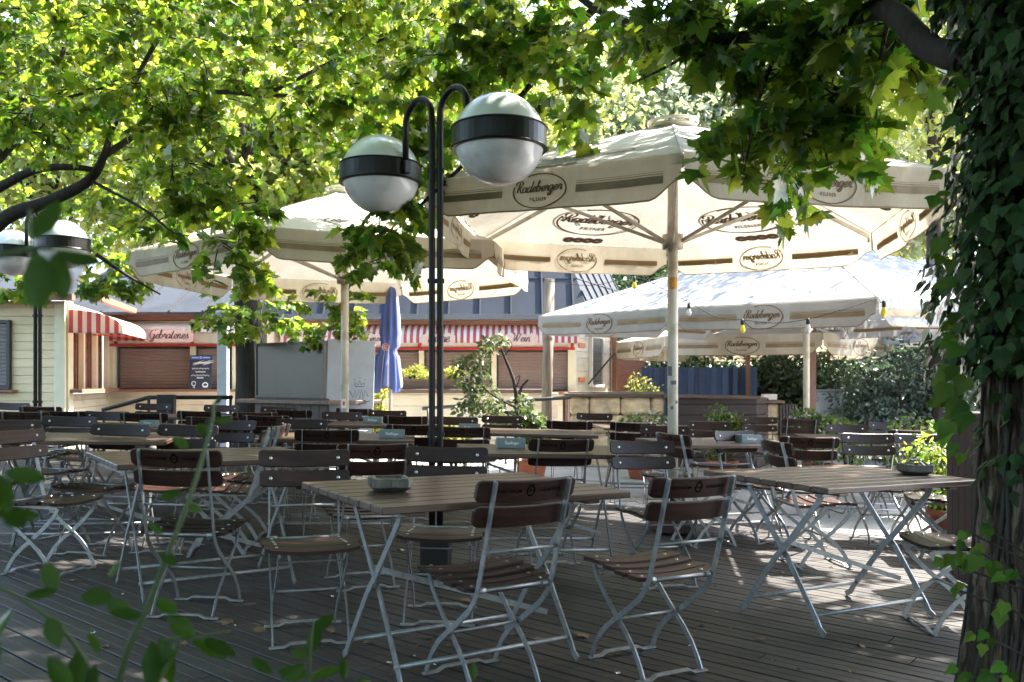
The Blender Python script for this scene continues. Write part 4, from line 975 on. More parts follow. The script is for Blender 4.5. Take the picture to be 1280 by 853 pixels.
put_strokes(mb,[ribbon([np.array((-.11+.035*math.cos(R(t)),.10+.04*math.sin(R(t)))) for t in np.linspace(0,340,14)],.012),ribbon([np.array((-.11,.06)),np.array((-.09,.02)),np.array((-.12,.03))],.012),ribbon([np.array((.10+.045*math.cos(R(t)),.075+.04*math.sin(R(t)))) for t in np.linspace(0,360,16)],.018),ribbon([np.array((.07,.03)),np.array((.10,.06)),np.array((.14,.03))],.012)],Pc(0),.001,0)
mb.build('lettering',M['chalkw'],ch)

# ------------------------------------------------------------------ right kiosk
K2=thing('kiosk','wine and drinks kiosk in the middle under a zinc hip roof with pink striped awning','kiosk',None)
Q0=(-4.3,16.6); Q1=(xof(717,16.6),16.6); Q2=(xof(764,18.6),18.6)
mb=MB(); g0=facade(mb,Q0,Q1,-.1,1.02,0); mb.build('wall',M['clad2'],K2)
a,x,nrm,Mx=g0; L=(Vector(Q1)-Vector(Q0)).length; U=lambda px:(px-640)/F*16.6+4.3
mb=MB(); mb.box(a+x*(L/2)-nrm*.2+Vector((0,0,1.75)),(L,.06,1.5),Mx); mb.build('wall',M['trimw'],K2)
for (p,q_) in((462,522),(532,612),(623,709)):
    shutter(K2,a,x,nrm,Mx,U(p),U(q_),1.10,1.84,'shut','dframe',prot=-.08,fw=.04)
mb=MB()
for p in(457,527,617.5,713): mb=MB(); mb.box(a+x*U(p)+Vector((0,0,1.45)),(.10,.10,.82),Mx,0,.006); mb.build('window_post',M['trimw'],K2)
mb=MB(); mb.box(a+x*(L/2)+Vector((0,0,2.1)),(L,.06,.36),Mx,0,.004); mb.build('header',M['headw'],K2)
mb=MB(); mb.box(a+x*(L/2)+nrm*.035+Vector((0,0,1.895)),(L+.04,.05,.05),Mx,0,.004)
for p in(525,715): mb.box(a+x*U(p)+nrm*.035+Vector((0,0,2.0)),(.06,.05,.16),Mx,0,.004)
mb.build('red_trim',M['red'],K2)
mb=MB(); mb.box(a+x*(L/2)+nrm*.1+Vector((0,0,1.05)),(L+.05,.32,.06),Mx,0,.006); mb.build('sill',M['sill'],K2)
awning(K2,(Q0[0],Q0[1]-.02),(Q1[0]+.02,Q1[1]-.02),2.36,.62,.32,.058)
for (px,t,tw) in((474,'Limonade',.52),(548,'Biere',.42),(652,'Wein',.34)):
    signboard(K2,Vector((xof(px,15.9),15.93,zpx(424.5,15.93))),x,nrm,.62,.19,t,tw)
mb=MB(); g1=facade(mb,Q1,Q2,-.1,2.45,0); mb.build('side_wall',M['clad2'],K2)
a,x,nrm,Mx=g1; L=(Vector(Q2)-Vector(Q1)).length
shutter(K2,a,x,nrm,Mx,L*.40,L*.68,1.2,2.15,'shutd','headw')
mb=MB(); mb.box(a+x*(L*.54)+nrm*.09+Vector((0,0,2.28)),(L*.42,.16,.12),Mx,0,.01); mb.build('shutter_box',M['dframe'],K2)
mb=MB(); mb.beam(a+x*(L*.30)+nrm*.06+Vector((0,0,1.22)),a+x*(L*.70)+nrm*.30+Vector((0,0,1.85)),.025,.025); mb.build('shutter_bar',M['dframe'],K2)
mb=MB()
for z in(1.98,1.30): mb=MB(); mb.box(a+x*(L*.18)+nrm*.02+Vector((0,0,z)),(.34,.02,.09),Mx,0,.003); mb.build('notice',M['orange_s'],K2)
mb=MB(); mb.box((Q1[0]-.03,Q1[1]-.02,1.15),(.16,.06,2.5),None,0,.006); mb.build('corner_post',M['trimw'],K2)
mb=MB(); mb.box((Q2[0]+.06,Q2[1]-.02,1.15),(.10,.16,2.5),None,0,.006); mb.build('corner_post',M['sill'],K2)
mb=MB(); facade(mb,(Q2[0]+.1,18.9),(xof(806,19.4),19.4),-.2,2.15,0,.16,.03); mb.build('annex_wall',M['sill'],K2)
e=2.50
seam_roof(K2,[(-5.0,16.1,e),(1.45,16.1,e),(1.05,17.0,3.95),(-4.6,17.0,3.95)],.62)
seam_roof(K2,[(1.45,16.1,e),(2.75,18.9,e),(2.0,19.0,3.95),(1.05,17.0,3.95)],.5)
seam_roof(K2,[(-4.6,17.0,3.96),(1.05,17.0,3.96),(.6,19.2,4.6),(-4,19.2,4.6)],.62)
mb=MB(); mb.beam((-5,16.05,e-.03),(1.5,16.05,e-.03),.12,.10); mb.beam((1.5,16.05,e-.03),(2.8,18.9,e-.03),.12,.10); mb.build('gutter',M['gutter'],K2)
mb=MB(); mb.beam((-5,16.3,e-.13),(1.35,16.3,e-.13),.3,.08); mb.build('fascia',M['sill'],K2)
mb=MB(); mb.box((-1.2,19.3,1.3),(5.6,.2,2.6)); mb.box((-4.3,18,1.3),(.1,2.6,2.6)); mb.build('rear_wall',M['clad2'],K2)

# ------------------------------------------------------------------ terrace walls, cabinets, fences in front
def prop(name,label,cat,mat,fn,group=None):
    mb=MB(); fn(mb); o=mb.build(name,M[mat] if isinstance(mat,str) else [M[m] for m in mat]); tag(o,label,cat,group); return o
def X(px,d): return xof(px,d)
tw_=thing('terrace_wall','beige plank terrace wall with brown cap before the wine kiosk','wall')
mb=MB(); facade(mb,(X(455,14.5),14.5),(X(698,14.5),14.5),-.1,1.07,0,.19); mb.build('planking',M['clad2'],tw_)
mb=MB(); mb.box((X(565,14.5),14.5,1.105),(3.1,.34,.06),None,0,.008); mb.build('cap',M['capw'],tw_)
mb=MB(); mb.box((X(707,14.5),14.46,.48),(.075,.1,1.2),None,0,.006); mb.box((X(713,14.5),14.52,.48),(.06,.12,1.16),None,0,.006); mb.build('post',M['sill'],tw_)
pl=thing('planter','brown wooden planter box of golden shrubs on the terrace wall','planter')
mb=MB(); x0,x1=X(488,14.55),X(592,14.55)
for y in(14.45,14.75): mb.box(((x0+x1)/2,y,1.22),(x1-x0,.03,.17),None,0,.005)
for xx in(x0,x1): mb.box((xx,14.6,1.22),(.03,.28,.17),None,0,.005)
mb.build('box',M['capw'],pl)
mb=MB(); mb.box(((x0+x1)/2,14.6,1.25),(x1-x0-.04,.26,.04)); mb.build('soil',M['soil'],pl)
hr=thing('handrail','grey metal handrail slanting before beige terrace wall','handrail')
mb=MB(); mb.tube([at(528,511,13.2),at(600,506,13.1),at(665,500,13.0),at(712,497,13)],.028,8); mb.build('rail',M['dsteel'],hr)
for px in(535,632,705): mb=MB(); mb.tube([at(px,511-(px-528)*.078,13.1),(X(px,13.1),13.1,gz(X(px,13.1)))],.02,8); mb.build('post',M['dsteel'],hr)
sw=thing('stone_wall','low sandstone block wall with brown wooden cap','wall')
mb=MB(); x0,x1=X(712,13.5),X(830,13.5); z=-.12; rr=random.Random(3)
mb.box(((x0+x1)/2,13.68,.5),(x1-x0,.3,1.2),None,1)
row=0
while z<.95:
    h=.285; xx=x0+(-.12 if row%2 else 0)
    while xx<x1:
        w_=rr.uniform(.22,.52); a0=max(xx,x0); a1=min(xx+w_,x1)
        if a1-a0>.06: mb.box(((a0+a1)/2,13.49+rr.uniform(-.012,.012),z+h/2),(a1-a0-.014,.16+rr.uniform(0,.02),h-.014),Matrix.Rotation(R(rr.uniform(-2.2,2.2)),3,'Y'),0,.035)
        xx+=w_
    z+=h; row+=1
mb.build('blocks',[M['stone'],M['mortar']],sw)
mb=MB(); mb.beam((x0-.08,13.55,zpx(493,13.5)-.012),(X(838,13.5),13.55,zpx(494.5,13.5)-.012),.36,.055,bev=.008); mb.build('cap',M['capw'],sw)
dw=thing('plank_wall','dark purple-brown plank wall beside the big parasol pole','wall')
mb=MB(); facade(mb,(X(834,13.4),13.4),(X(946,13.4),13.4),-.25,1.0,0,.165,.03,.012); facade(mb,(X(946,13.4),13.42),(X(965,14.4),14.4),-.25,1.0,0,.165,.03,.012); mb.build('planking',M['dwood'],dw)
mb=MB(); mb.beam((X(828,13.4),13.45,1.035),(X(948,13.4),13.45,1.01),.36,.05,bev=.008); mb.build('cap',M['capw'],dw)
sp=thing('stone_pillar','short sandstone pillar with orange-brown wooden cap at the plank wall end','pillar')
mb=MB()
for k in range(4): mb.box((X(962,14),14.3,-.1+.25*k+.12),(.40,.4,.24),Matrix.Rotation(R(rr.uniform(-2,2)),3,'Z'),0,.025)
mb.build('blocks',M['stone'],sp)
mb=MB(); mb.box((X(962,14),14.28,.93),(.52,.5,.05),None,0,.008); mb.build('cap',M['capw'],sp)
prop('wooden_post','dark mossy wooden post right of the sandstone pillar','post','dwood',lambda m:[m.box((X(986,14)+.05*k-.11,14.2,.36),(.046,.28,1.05+.01*(k%2)),None,0,.006) for k in range(6)])
prop('paper_box','small white box lying on the sandstone pillar cap','box','headw',lambda m:[m.box((X(966,14),14.2,1.0),(.22,.16,.085),None,0,.006),m.box((X(966,14),14.2,1.047),(.225,.165,.012),None,0,.003)])
bf=thing('blue_fence','dark blue vertical board fence behind the far parasol','fence')
mb=MB(); xx=X(806,17.2); k=0
while xx<X(948,17.2):
    if not(X(917,17.2)<xx<X(922,17.2)): mb.box((xx,17.2+(.03 if k%2 else 0),.62),(.135,.022,1.86+.02*math.sin(k*2.3)),None,0,.006)
    xx+=.115; k+=1
mb.build('boards',M['bfence'],bf)
mb=MB()
for z in(.3,1.2): mb.box((X(877,17.3),17.28,z),(2.3,.04,.09))
mb.build('fence_rail',M['bfence'],bf)
mb=MB(); mb.box((X(919.5,17.1),17.14,.6),(.09,.09,1.8),None,0,.01); mb.lathe([(.05,0),(.03,.06),(0,.08)],10,(X(919.5,17.1),17.14,1.5)); mb.build('post',M['bfence'],bf)
prop('timber_post','weathered grey timber post standing in front of the wine kiosk','post','timber',lambda m:[m.tube([on(682,13.2)-Vector((0,0,.05)),on(684,13.2)+Vector((0,0,1.2)),on(687,13.2)+Vector((0,0,2.85))],[.085,.082,.078],14),m.lathe([(.084,0),(.088,.03),(.084,.06)],14,on(685,13.2)+Vector((0,0,1.9)))])
prop('timber_post','reddish brown square post right behind the thin cream parasol pole','post','pole_wood',lambda m:[m.box((X(1014,14.6),14.6,.95),(.13,.13,2.6),None,0,.01),m.box((X(1014,14.6),14.6,2.2),(.17,.17,.06),None,0,.008)])
# steel cabinet, serving counter, pale panel
mc=thing('metal_cabinet','big dull dark steel serving cabinet left of the graffiti panel','cabinet')
c0=at(405,0,11.0); c1=at(320,0,11.9)
a2=Vector((c1.x,c1.y)); b2=Vector((c0.x,c0.y)); dv=(b2-a2); Lc=dv.length; xx=Vector((dv.x/Lc,dv.y/Lc,0)); nn=Vector((xx.y,-xx.x,0)); Mc=Matrix((xx,nn,Vector((0,0,1)))).transposed()
zt=zpx(427,11.2); zb_=zpx(498,11.2); mid=Vector(((a2.x+b2.x)/2,(a2.y+b2.y)/2,0))
mb=MB(); mb.box(mid-nn*.35+Vector((0,0,(zt+zb_)/2)),(Lc,.7,zt-zb_),Mc,0,.006); mb.build('body',M['dsteel'],mc)
mb=MB()
for s in(-1,1): mb.box(mid+xx*(s*(Lc/2-.012))+nn*.004+Vector((0,0,(zt+zb_)/2)),(.03,.02,zt-zb_),Mc,0,.003)
mb.box(mid+nn*.004+Vector((0,0,zt-.012)),(Lc,.022,.03),Mc,0,.003); mb.box(mid+nn*.004+Vector((0,0,zb_+.012)),(Lc,.022,.03),Mc,0,.003); mb.build('edge_trim',M['dsteel'],mc)
gp=thing('cabinet_panel','pale blue-grey steel panel with crown graffiti, behind the left parasol pole','panel')
mb=MB(); A_=at(406,0,11.0); B_=at(466,0,11.25); mb.beam((A_.x,A_.y+.05,1.12),(B_.x,B_.y+.05,1.10),.06,1.38,bev=.008); mb.build('sheet',M['lpanel'],gp)
mb=MB()
def Pg(x,y,o): t=at(449,492,11.1); return Vector((t.x+x,11.17-.03-o-.0+x*.04,t.z+y-.01))
W_=[np.array(p)*.011 for p in((-12,4),(-8,-4),(-5,5),(-5,-5),(-1,5),(0,-6),(2,6),(4,-6),(6,4),(10,-3))]
put_strokes(mb,[ribbon(W_,.012),ribbon([np.array(p)*.011 for p in((-13,-8),(0,-11),(12,-8))],.011),ribbon([np.array(p)*.011 for p in((-2,-6),(0,-13))],.011),ribbon([np.array(p)*.011 for p in((-5,9),(-6,14),(-2,11),(0,16),(2,11),(6,14),(5,9),(-5,9))],.010),ribbon([np.array(p)*.011 for p in((-6,17),(-5.4,18))],.012),ribbon([np.array(p)*.011 for p in((0,19),(.6,20))],.012),ribbon([np.array(p)*.011 for p in((6,17),(6.6,18))],.012)],Pg,.003,0)
mb.build('graffiti',M['graf'],gp)
sc=thing('serving_counter','dark wooden counter under the steel cabinet','counter')
mb=MB(); mb.box(mid-nn*.3+Vector((0,0,zb_-.05)),(Lc+.5,.9,.05),Mc,0,.006); mb.build('top',M['capw'],sc)
mb=MB(); 
for k in range(9): mb.box(mid-nn*.02+xx*(-Lc/2+.05+k*Lc/8.4)+Vector((0,0,(zb_-.08)/2+.05)),(Lc/8.6,.03,zb_-.02),Mc,0,.005)
mb.build('front_boards',M['dwood'],sc)
prop('pale_post','pale blue painted post left of the dark tree trunk','post','lpanel',lambda m:[m.box((X(279,13.5),13.5,1.15),(.16,.12,2.35),None,0,.012),m.box((X(279,13.5),13.5,2.33),(.20,.16,.04),None,0,.006)])
sr=thing('stair_rail','dark handrail rising beside the left kiosk','handrail')
mb=MB(); mb.tube([at(128,513,12.4),at(186,497,12.4),at(290,497,12.2)],.03,8); mb.build('rail',M['black'],sr)
mb=MB()
for px,py in((130,513),(186,497),(288,497)): p=at(px,py,12.35); mb=MB(); mb.tube([p,(p.x,p.y,gz(p.x)-.02)],.022,8); mb.build('post',M['black'],sr)
mb=MB(); mb.box((X(208,12.2),12.2,.6),(.24,.12,.95),None,0,.01)
mb.build('panel',M['black'],sr)
ub=thing('utility_box','pale grey upright utility box before the dark hedge','box')
mb=MB(); mb.box((X(1034,16),16,.45),(.50,.3,1.25),None,0,.012); mb.build('body',M['lpanel'],ub)
mb=MB(); mb.box((X(1034,16),16,1.09),(.56,.36,.05),None,0,.01); mb.build('lid',M['gutter'],ub)
mb=MB(); mb.box((X(1034,16),15.845,.5),(.44,.012,1.0),None,0,.004); mb.build('door',M['lpanel'],ub)
dp=thing('wooden_planter','tall dark brown wooden planter behind ivy trunk','planter')
dd=5.6; cx=X(1246,dd); g=gz(cx); zt=zpx(519,dd)
mb=MB()
for k in range(5): mb.box((cx-.16+.08*k,dd-.19,(zt+g)/2),(.076,.025,zt-g-.03),None,0,.004); mb.box((cx-.21,dd-.15+.08*k,(zt+g)/2),(.025,.076,zt-g-.03),None,0,.004); mb.box((cx+.21,dd-.15+.08*k,(zt+g)/2),(.025,.076,zt-g-.03),None,0,.004)
mb.build('side_boards',M['dwood'],dp)
mb=MB(); mb.box((cx,dd,zt),(.48,.46,.035),None,0,.006); mb.build('rim',M['dwood'],dp)
# ------------------------------------------------------------------ foliage
_h=[(0,0),(.10,-.03),(.36,-.07),(.24,.06),(.50,.16),(.36,.24),(.56,.50),(.38,.46),(.42,.60),(.20,.56),(.16,.72),(0,1.0)]
MAPLE=_h+[(-x,y) for x,y in _h[-2:0:-1]]
IVY=[(0,0),(.18,-.08),(.38,.06),(.46,.28),(.30,.42),(.22,.62),(0,1.0),(-.22,.62),(-.30,.42),(-.46,.28),(-.38,.06),(-.18,-.08)]
OVAL=[(0,0),(.16,.16),(.26,.42),(.22,.70),(.10,.90),(0,1.0),(-.10,.90),(-.22,.70),(-.26,.42),(-.16,.16)]
DIA=[(0,0),(.30,.40),(.12,.80),(0,1.0),(-.16,.82),(-.30,.42)]
def tmpl(outline,fold=.18,curl=.15):
    """fan about the midrib, folded and drooping"""
    o=np.array(outline); n=len(o); mid=np.array([0,.42]); P=np.vstack([o,mid])
    z=-fold*np.abs(P[:,0])-curl*(P[:,1]**2); V=np.column_stack([P[:,0],P[:,1],z]); Fc=[(i,(i+1)%n,n) for i in range(n)]
    return V,np.array(Fc)
T_MAPLE=tmpl(MAPLE); T_IVY=tmpl(IVY,.12,.1); T_OVAL=tmpl(OVAL,.25,.18); T_DIA=tmpl(DIA,.2,.1)
def leaves(name,T,pos,nrm,tip,size,mats,parent,mi=None,smooth=False):
    """one mesh of many leaves: pos (n,3) leaf foot, nrm normal, tip direction"""
    V,Fc=T; n=len(pos); nrm=nrm/np.linalg.norm(nrm,axis=1,keepdims=True)
    tip=tip-nrm*np.sum(tip*nrm,1,keepdims=True); tip/=np.linalg.norm(tip,axis=1,keepdims=True)+1e-9
    xx=np.cross(tip,nrm); sz=size[:,None,None]
    kz=RNG.uniform(-.6,2.8,size=(n,1,1)); kx=RNG.uniform(.78,1.12,size=(n,1,1)); tw=RNG.uniform(-.35,.35,size=(n,1,1))
    W=pos[:,None,:]+sz*(kx*V[None,:,0:1]*xx[:,None,:]+V[None,:,1:2]*tip[:,None,:]+(kz*V[None,:,2:3]+tw*V[None,:,0:1]*V[None,:,1:2])*nrm[:,None,:])
    k=len(V); faces=(Fc[None]+np.arange(n)[:,None,None]*k).reshape(-1,3)
    me=bpy.data.meshes.new(name); me.vertices.add(n*k); me.vertices.foreach_set('co',W.reshape(-1).astype(np.float32))
    me.loops.add(len(faces)*3); me.polygons.add(len(faces)); me.loops.foreach_set('vertex_index',faces.reshape(-1).astype(np.int32))
    me.polygons.foreach_set('loop_start',np.arange(0,len(faces)*3,3,dtype=np.int32)); me.polygons.foreach_set('loop_total',np.full(len(faces),3,dtype=np.int32))
    if not isinstance(mats,(list,tuple)): mats=[mats]
    for m in mats: me.materials.append(m)
    if mi is not None: me.polygons.foreach_set('material_index',np.repeat(mi,len(Fc)).astype(np.int32))
    me.polygons.foreach_set('use_smooth',np.full(len(faces),smooth))
    me.update(calc_edges=True); me.validate(); o=bpy.data.objects.new(name,me); C.objects.link(o)
    if parent is not None: o.parent=parent
    return o
def rnd(n): 
    v=RNG.normal(size=(n,3)); return v/np.linalg.norm(v,axis=1,keepdims=True)
UP=np.array([0,0,1.0])
class Crown:
    def __init__(s): s.p=[];s.n=[];s.t=[];s.s=[];s.tw=[]
    def spray(s,p0,d,L,size,nl=9,droop=.5,flat=.75):
        """a twig from p0 along d with leaves in pairs, drooping"""
        p=np.array(p0,float); d=d/np.linalg.norm(d); pts=[p.copy()]; steps=nl//2+1; st=L/steps
        for i in range(steps):
            d=d+np.array([0,0,-droop/steps])+RNG.normal(size=3)*.12; d/=np.linalg.norm(d); p=p+d*st; pts.append(p.copy())
            side=np.cross(d,UP); side/=np.linalg.norm(side)+1e-6
            for sg in((-1,1) if i<steps-1 else (-1,0,1)):
                o=side*sg*.6+d*(.7 if sg else 1.2)+np.array([0,0,-.35]); o/=np.linalg.norm(o)
                n_=UP*flat+RNG.normal(size=3)*.55+d*.25
                s.p.append(p+o*size*.45); s.n.append(n_); s.t.append(o+RNG.normal(size=3)*.25+np.array([0,0,-.35])); s.s.append(size*RNG.uniform(.65,1.25))
        s.tw.append(pts)
    def clump(s,c,rad,ns,size,L=.5,nl=9,droop=.6,out=.8,flat=.75):
        c=np.array(c,float); rad=np.array(rad,float) if hasattr(rad,'__len__') else np.array([rad]*3)
        for _ in range(ns):
            u=rnd(1)[0]*RNG.uniform(.1,1)**(1/2.2); d=u*out+rnd(1)[0]*.6; d[2]*=.4
            s.spray(c+u*rad,d,L*RNG.uniform(.7,1.3),size,nl,droop,flat)
    def loose(s,c,rad,n,size,flat=.6,shell=.5):
        c=np.array(c,float); rad=np.array(rad,float) if hasattr(rad,'__len__') else np.array([rad]*3)
        u=rnd(n)*(RNG.uniform(shell**3,1,size=(n,1))**(1/3)); P=c+u*rad
        s.p+=list(P); s.n+=list(UP*flat+rnd(n)*.8+u*.4); s.t+=list(u*.7+rnd(n)*.6-UP*.3); s.s+=list(size*RNG.uniform(.6,1.3,size=n))
    def build(s,name,T,mats,parent,frac=None):
        n=len(s.p); mi=None
        if frac: mi=RNG.choice(len(frac),size=n,p=frac)
        return leaves(name,T,np.array(s.p),np.array(s.n),np.array(s.t),np.array(s.s),mats,parent,mi)
    def twigs(s,mb,r=.004,mi=0,every=1):
        for pts in s.tw[::every]: mb.tube(pts,[r*(1-.7*i/len(pts)) for i in range(len(pts))],4,mi,False)
def limb(mb,pts,r0,r1,n=10,mi=0,k=5,wob=.0):
    P=[Vector(p) for p in cr([tuple(q) for q in pts],k)]
    mb.tube(P,[r0+(r1-r0)*i/(len(P)-1)+wob*math.sin(i*1.7) for i in range(len(P))],n,mi,False)

# --- the maple with the ivied trunk, right foreground
IT=thing('maple_tree','maple in right foreground with thick ridged trunk wrapped in ivy','tree',None)
tx,ty=xof(1345,2.75),2.75; tb=gz(tx)
mb=MB(); nz,na=60,56
def trunkr(z): return .275+.10*math.exp(-z*2.2)-.022*z
def tpt(a,z,o=0):
    r=trunkr(z)*(1+.05*math.sin(3*a+1.3)+.03*math.sin(5*a+z*1.1))+o
    return Vector((tx+.02*math.sin(z*1.3)+r*math.cos(a),ty+r*math.sin(a),tb+z))
def bark(u,v):
    a=2*math.pi*u; z=4.6*v-.05
    o=.015*(abs(math.sin(a*19+1.6*math.sin(z*2.7+a)+1.1*math.sin(z*7.3+2*a)))**.6-.5)+.007*math.sin(a*47+z*21+3*math.sin(z*9))+.004*math.sin(z*43+a*9)
    return tpt(a,z,o)
mb.grid(bark,240,200,0,True)
BR=[at(1240,75,2.78),at(1165,62,3.05),at(1112,14,3.35),at(1060,22,3.65),at(980,40,3.95),at(890,48,4.3),at(800,34,4.7),at(740,8,5.0),at(690,-30,5.3)]
B2=[at(800,36,4.68),at(757,0,4.7),at(705,50,4.75),at(672,95,4.8),at(645,125,4.85),at(600,190,5.0),at(560,230,5.3)]
B2=[at(760,-6,6.2),at(705,50,6.3),at(672,95,6.4),at(645,128,6.45),at(585,200,6.5),at(520,262,6.4)]
limb(mb,BR,.052,.016,12,1,7,.001); limb(mb,B2,.034,.012,8,1,6)
limb(mb,[BR[4],at(950,120,4.1),at(938,175,4.1),at(930,215,4.15)],.012,.004,6)
limb(mb,[BR[3],at(1020,110,3.9),at(1032,190,4.0),at(1040,210,4.05)],.013,.004,6)
limb(mb,[BR[5],at(840,80,4.45),at(790,105,4.5)],.012,.004,6)
limb(mb,[BR[2],at(1100,80,3.6),at(1095,150,3.7)],.012,.004,6)
# upper structure out of frame that carries the overhead crown
UPB=[[(tx,ty,4.3),(tx-.3,ty+1.5,5.2),(tx-1.2,ty+3.5,6.2),(tx-1.8,ty+5.2,7.0)],[(tx,ty,4.2),(tx+1.2,ty+1.8,5.6),(tx+2.4,ty+4.2,6.8),(tx+3,ty+6,7.6)],[(tx,ty,4.4),(tx-1.8,ty+.6,5.4),(tx-4,ty+1.6,6.3)],[(tx,ty,4.3),(tx+1.8,ty-.4,5.4),(tx+3.6,ty-.6,6.2)],[(tx,ty,4.4),(tx+.2,ty-1.6,5.4),(tx-.4,ty-3.2,6.2)]]
for q in UPB: limb(mb,q,.13,.03,8)
cr1=Crown()
near=[((1000,80),4.15,(85,45),19),((990,140),4.15,(60,35),13),((925,160),4.15,(26,30),10),((1035,170),4.1,(32,30),11),((1075,105),4.0,(45,45),12),((905,25),4.35,(60,25),15),((825,12),4.5,(50,22),10),((1090,35),3.9,(55,35),13),((770,20),4.8,(40,25),10),((716,35),6.0,(45,35),16),((715,105),6.0,(22,36),12),((660,35),6.5,(60,35),22),((640,80),6.6,(50,35),20),((590,30),6.6,(55,40),20),((560,75),6.6,(45,40),20),((520,170),6.5,(40,45),20),((488,255),6.3,(26,42),20),((478,310),6.3,(22,22),12),((440,150),7.0,(40,40),16),((940,20),4.1,(90,30),20),((1130,60),3.7,(30,35),9),((980,205),4.15,(18,8),4),((712,150),6.0,(18,10),3),((620,120),6.8,(50,45),16),((1060,15),3.8,(80,25),14),((1150,30),3.4,(40,30),10)]
for (c,d,rp,ns) in near:
    q=at(*c,d); s_=d/F; cr1.clump((q.x,q.y,q.z),(rp[0]*s_,.30,rp[1]*s_),ns,.118,.21,6,.6,.7,.5)
nlow=len(cr1.p)
def above(x,y,z): return z>CAMZ+.46*max(y,0)+.45
for _ in range(1500):
    c=np.array([RNG.uniform(-4.5,7.5),RNG.uniform(-3.5,8.4),RNG.uniform(4.2,8.8)])
    e=((c[0]-1.8)/6.0)**2+((c[1]-2.8)/6.2)**2
    if e>1 or not above(c[0],c[1]+.8,c[2]-.3): continue
    if c[0]<1.0 and c[1]>6.0: continue
    if c[0]<2.2 and c[1]>9: continue
    cr1.clump(c,(.75,.75,.35),5,.15,.55,9,.5)
for _ in range(90):  # extra clumps above the frame, added on the sun's path to shade the deck
    cr1.clump(np.array([4.3,5.5,6.3])+rnd(1)[0]*np.array([1.9,1.3,.7])*RNG.uniform(.2,1),(.7,.7,.3),5,.16,.5,9,.5)
for _ in range(240):  # unseen foliage behind the camera, added to hold back sky light
    c=(RNG.uniform(-4.5,7.5),RNG.uniform(-8,-2.4),RNG.uniform(1.8,7.5)); cr1.clump(c,(.9,.9,.6),5,.17,.55,9,.5)
cr1.twigs(mb,.0045,1,1)
mb.build('trunk',[M['bark'],M['barkd']],IT,fix=False)
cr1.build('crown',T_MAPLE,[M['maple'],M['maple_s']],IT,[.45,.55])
# --- ivy on the trunk
IV=thing('ivy','dark ivy sheathing the right foreground trunk','climbing plant',None)
n=17000; a=RNG.uniform(math.pi*.62,2.08*math.pi,size=n); z=RNG.uniform(0,1,size=n)**.8*3.6+.9
keep=(z>1.33)|(RNG.uniform(size=n)<.10)|((a>math.pi*1.42)&(a<math.pi*1.85)&(RNG.uniform(size=n)<.5))
a=a[keep]; z=z[keep]; n=len(a)
bulge=RNG.uniform(0,1,size=n)**1.3*np.where(z>1.3,.17+.05*np.sin(z*5),.05)
P=np.array([tpt(a[i],z[i],.01+bulge[i]) for i in range(n)]); rad=np.column_stack([np.cos(a),np.sin(a),np.zeros(n)])
nr=rad*.9+UP*.35+rnd(n)*.45; tp=-UP*.8+rad*.35+rnd(n)*.5; sz=RNG.uniform(.028,.068,size=n)
# low sprigs near the root and the stray big light leaves at the left rim
ex=[];
for (px,py,d,sz_) in((1185,700,2.6,.06),(1197,672,2.6,.05),(1215,690,2.6,.07),(1235,700,2.55,.07),(1255,720,2.5,.06),(1240,660,2.6,.05),(1190,735,2.55,.04),(1262,760,2.5,.06),(1205,838,2.4,.05),(1230,800,2.45,.05),(1250,840,2.4,.06)):
    for k in range(4): q=at(px+RNG.uniform(-14,14),py+RNG.uniform(-10,10),d-.02*k); ex.append((q,sz_))
for (px,py,s_) in((1175,245,.085),(1178,290,.085),(1182,320,.08),(1180,205,.08),(1186,350,.07),(1190,450,.10),(1185,475,.11),(1192,500,.12),(1186,520,.10),(1205,480,.09),(1200,505,.1),(1196,150,.08),(1190,120,.08),(1200,90,.08),(1198,560,.06),(1186,400,.07),(1192,425,.08)):
    for k in range(2): q=at(px+RNG.uniform(-6,10),py+RNG.uniform(-10,10),2.62+.05*k); ex.append((q,s_))
eP=np.array([tuple(q) for q,_ in ex]); m=len(ex); eS=.72*np.array([s_ for _,s_ in ex])*RNG.uniform(.8,1.2,size=m)
P=np.vstack([P,eP]); nr=np.vstack([nr,np.array([-.3,-.75,.45])+rnd(m)*.45]); tp=np.vstack([tp,np.array([-.5,-.1,-.6])+rnd(m)*.4]); sz=np.concatenate([sz,eS])
mi=np.concatenate([np.zeros(n,int),np.ones(m,int)])
leaves('foliage',T_IVY,P,nr,tp,sz,[M['ivy'],M['maple_s']],IV,mi)
mb=MB()
for k in range(16):
    a0=R(random.uniform(120,360)); pts=[tpt(a0+.25*math.sin(z_*1.7+k),z_,.012) for z_ in np.linspace(0.0,4.2,16)]; mb.tube(pts,.007,5,0,False)
for q,_ in ex[:44:4]: mb.tube([tpt(math.pi*1.2,max(.02,q.z-tb-.1),.01),q],.003,4,0,False)
mb.build('stem',M['barkd'],IV,fix=False)

